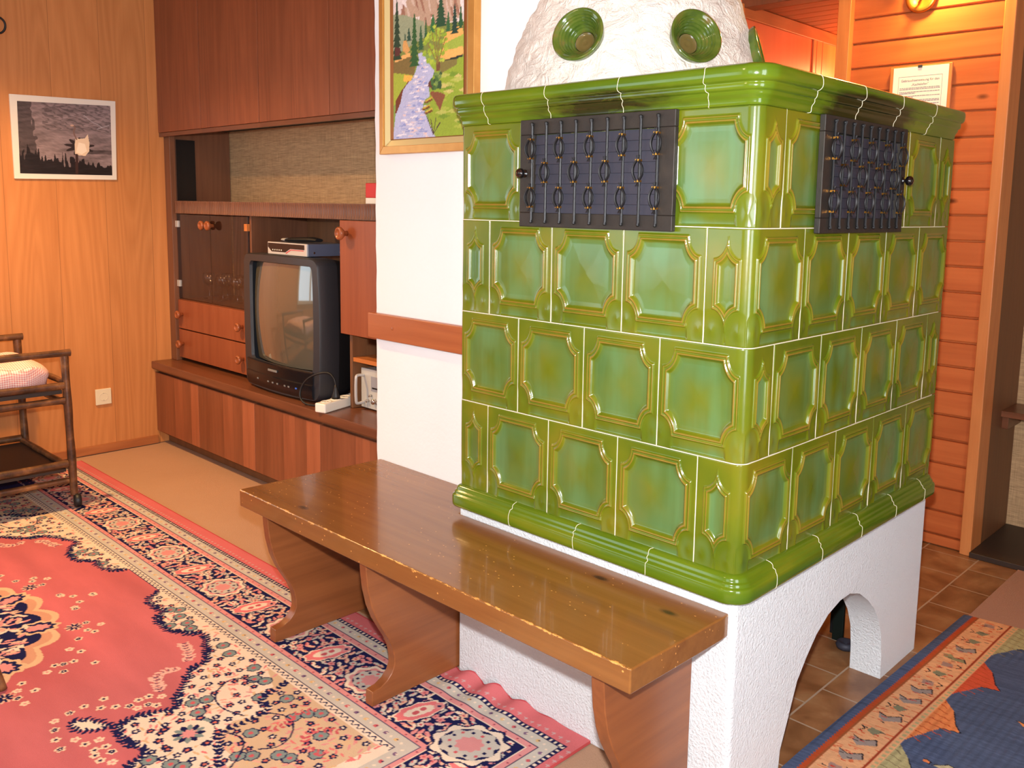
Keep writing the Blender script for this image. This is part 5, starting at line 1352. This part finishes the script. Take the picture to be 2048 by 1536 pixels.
# hidden far half of the rug, woven coarser, and its edge thickness
cv2 = Canvas(RX0, RX1, RY0, YV, .009, RED); setbands(cv2)
Y2 = np.where(cv2.V > YV-.0045, YV-.004, cv2.V-.004)
grid_mesh('far_half', np.stack([cv2.U, Y2, ripple(cv2.U, cv2.V)], -1), M['pile'], rug, colors=cv2.img)
eb = MB(); V = []; F = []; nx = cv.nu
tp = P[-1]; 
for i in range(0, nx, 4): V += [tuple(tp[i]), (tp[i][0], tp[i][1]+.001, max(.0004, tp[i][2]-.0065))]
n_ = len(V)//2; F = [(2*i, 2*i+1, 2*i+3, 2*i+2) for i in range(n_-1)]
eb.add(V, F); V = []; tp = P[:, -1]
for i in range(0, cv.nv, 4): V += [tuple(tp[i]), (tp[i][0]+.001, tp[i][1], .0004)]
n_ = len(V)//2; eb.add(V, [(2*i, 2*i+1, 2*i+3, 2*i+2) for i in range(n_-1)])
eb.build('selvedge', plain('red_selvedge_wool', S(190,70,70), .9), rug)

# ================================================================ blue woven rug on the right
BLUE, ORG, BEI, DRED, KGR = S(76,88,116), S(176,76,40), S(216,160,116), S(150,62,38), S(168,160,116)
cv = Canvas(0, 1.35, 0, 2.3, .003, BLUE)      # u across from the stove-side edge, v from the far end towards the camera
U_, V_ = cv.U, cv.V; stv = vnoise(U_*.3, V_*8, 30, 21)
cv.img = np.array(BLUE)[None, None]*(.82+.36*stv)[..., None]
def kb(a, c, colr, j=.0): cv.img[(U_ >= a+j) & (U_ < c)] = colr
jag = .002*np.sign(np.sin(V_*2*PI/.012))
m1 = (U_ > .026+jag) & (U_ < .044); cv.img[m1] = ORG; kb(.040, .047, S(150,84,48))
k = (U_ >= .046) & (U_ < .137); cv.img[k] = (np.array(BEI)[None]*(.94+.12*vnoise(U_, V_*3, 40, 22)[k][:, None]))
k &= (vnoise(U_*3, V_*12, 22, 23) > .80); cv.img[k] = S(206,110,72)
kb(.137, .1425, DRED); kb(.1425, .162, BEI); k = (U_ >= .1475) & (U_ < .157) & (((V_/.020) % 1) < .5); cv.img[k] = KGR
r7 = np.random.default_rng(17); v = .03
while v < 2.25:
    c = .092
    cols = [S(150,136,128), S(142,136,98), S(160,128,116), S(126,124,98)]
    k = int(r7.integers(0, 4)); cc = cols[k]
    if k == 0: cv.poly([(c-.030, v), (c-.006, v+.012), (c+.022, v-.010), (c+.032, v+.016), (c-.004, v+.040), (c-.020, v+.026)], cc); out = [(c-.030, v), (c-.006, v+.012), (c+.022, v-.010), (c+.032, v+.016)]
    elif k == 1: cv.poly([(c-.036, v+.006), (c-.014, v), (c-.004, v+.018), (c+.022, v+.012), (c+.034, v+.034), (c, v+.034), (c-.030, v+.024)], cc); out = [(c-.004, v+.018), (c+.022, v+.012), (c+.034, v+.034)]
    elif k == 2: cv.poly([(c-.020, v), (c+.010, v+.004), (c+.016, v+.030), (c-.014, v+.028)], cc); out = [(c+.020, v), (c+.034, v+.010), (c+.024, v+.026)]
    else: cv.poly([(c-.012, v), (c+.020, v+.006), (c+.006, v+.034), (c-.016, v+.020)], cc); out = [(c-.034, v+.004), (c-.022, v+.016), (c-.030, v+.028)]
    cv.line(out, .0035, S(50,40,44))
    for q_ in range(5): x = c-.034+r7.random()*.068; y = v+r7.random()*.05; cv.line([(x, y), (x+.010, y+.006*(r7.random()-.5))], .0035, S(54,46,50) if q_ % 2 else S(196,60,44))
    v += .058+.030*r7.random()
y1 = 1.44
for i, (b0, tip, b1, c_) in enumerate(((1.46,1.287,1.189,KGR), (1.123,.974,.874,S(200,84,56)), (.826,.675,.558,S(216,130,78)), (.530,.40,.27,KGR), (.22,.09,-.03,S(200,84,56)), (-.07,-.20,-.32,S(216,130,78)), (-.36,-.49,-.6,KGR))):
    cv.poly([(.161, y1-b0), (.200, y1-b0+.05), (.228, y1-tip-.03), (.250, y1-tip), (.205, y1-tip+.008), (.161, y1-b1)], c_)
    for q_ in range(9):
        t_ = q_/9; yy_ = y1-b0+(b0-b1)*t_; w_ = .162+.070*(1-abs(t_-.55)*1.7); cv.line([(.163, yy_), (max(.166, w_), yy_+.016)], .003, S(128,116,84) if c_ is KGR else S(176,74,40))
    cv.line([(.200, y1-b0+.05), (.228, y1-tip-.03), (.250, y1-tip), (.205, y1-tip+.008)], .003, S(34,34,48))
for (a, c, pts, colr) in ((.30, .95, [(-.05,0),(-.02,-.025),(.05,0),(0,.010)], S(190,178,140)), (.36, .62, [(-.03,-.012),(.03,0),(.05,.02),(-.01,.008)], S(220,140,80)), (.235, .94, [(-.010,-.006),(.010,0),(.006,.012),(-.008,.006)], S(220,130,80)), (.26, 1.17, [(-.04,0),(0,-.03),(.05,.01),(.02,.04),(-.02,.03)], S(214,170,130)), (.44, 1.05, [(-.05,0),(-.02,-.025),(.05,0),(0,.010)], S(170,84,60)), (.52, .60, [(-.05,0),(-.02,-.025),(.05,0),(0,.010)], S(190,178,140)), (.42, .30, [(-.04,0),(0,-.03),(.05,.01),(.02,.04)], S(200,100,70)), (.33, 1.38, [(-.05,0),(-.02,-.025),(.05,0),(0,.010)], S(190,178,140)), (.60, .9, [(-.05,0),(-.02,-.025),(.05,0),(0,.010)], S(220,140,80))):
    cv.poly([(a+x, c+y) for x, y in pts], colr); cv.line([(a+pts[0][0], c+pts[0][1]), (a+pts[1][0], c+pts[1][1]), (a+pts[2][0], c+pts[2][1])], .003, S(34,30,40))
f_ = vnoise(U_*6, V_*40, 14, 30); cv.img = cv.img*(.88+.24*f_)[..., None]
ex = .008+.028*np.clip((1.44-V_-.3)/1.1, 0, 1)**1.0
X = .004+U_+.028*(1-np.clip(V_/1.1, 0, 1)); Y = 1.432+.13*U_-V_
Z = .0062+.0018*np.sin(V_*9+U_*5)+.0008*np.sin(U_*300)*(U_ > .16)-.004*np.clip(1-U_/.008, 0, 1)
Z = np.maximum(Z, .0052)
kr = grid_mesh('woven_rug', np.stack([X, Y, Z], -1), M['kilim'], colors=cv.img)
one(kr, 'blue woven rug with beige figured border right of the stove', 'rug')
eb = MB(); V = []
for i in range(0, cv.nv, 3): V += [(X[i, 0], Y[i, 0], float(Z[i, 0])), (X[i, 0]-.002, Y[i, 0], .0006)]
n_ = len(V)//2; eb.add(V, [(2*i, 2*i+1, 2*i+3, 2*i+2) for i in range(n_-1)])
V = []
for i in range(0, cv.nu, 3): V += [(X[0, i], Y[0, i], float(Z[0, i])), (X[0, i], Y[0, i]+.002, .0045)]
n_ = len(V)//2; eb.add(V, [(2*i, 2*i+1, 2*i+3, 2*i+2) for i in range(n_-1)])
eb.build('bound_edge', plain('navy_binding', S(44,52,76), .9), kr)
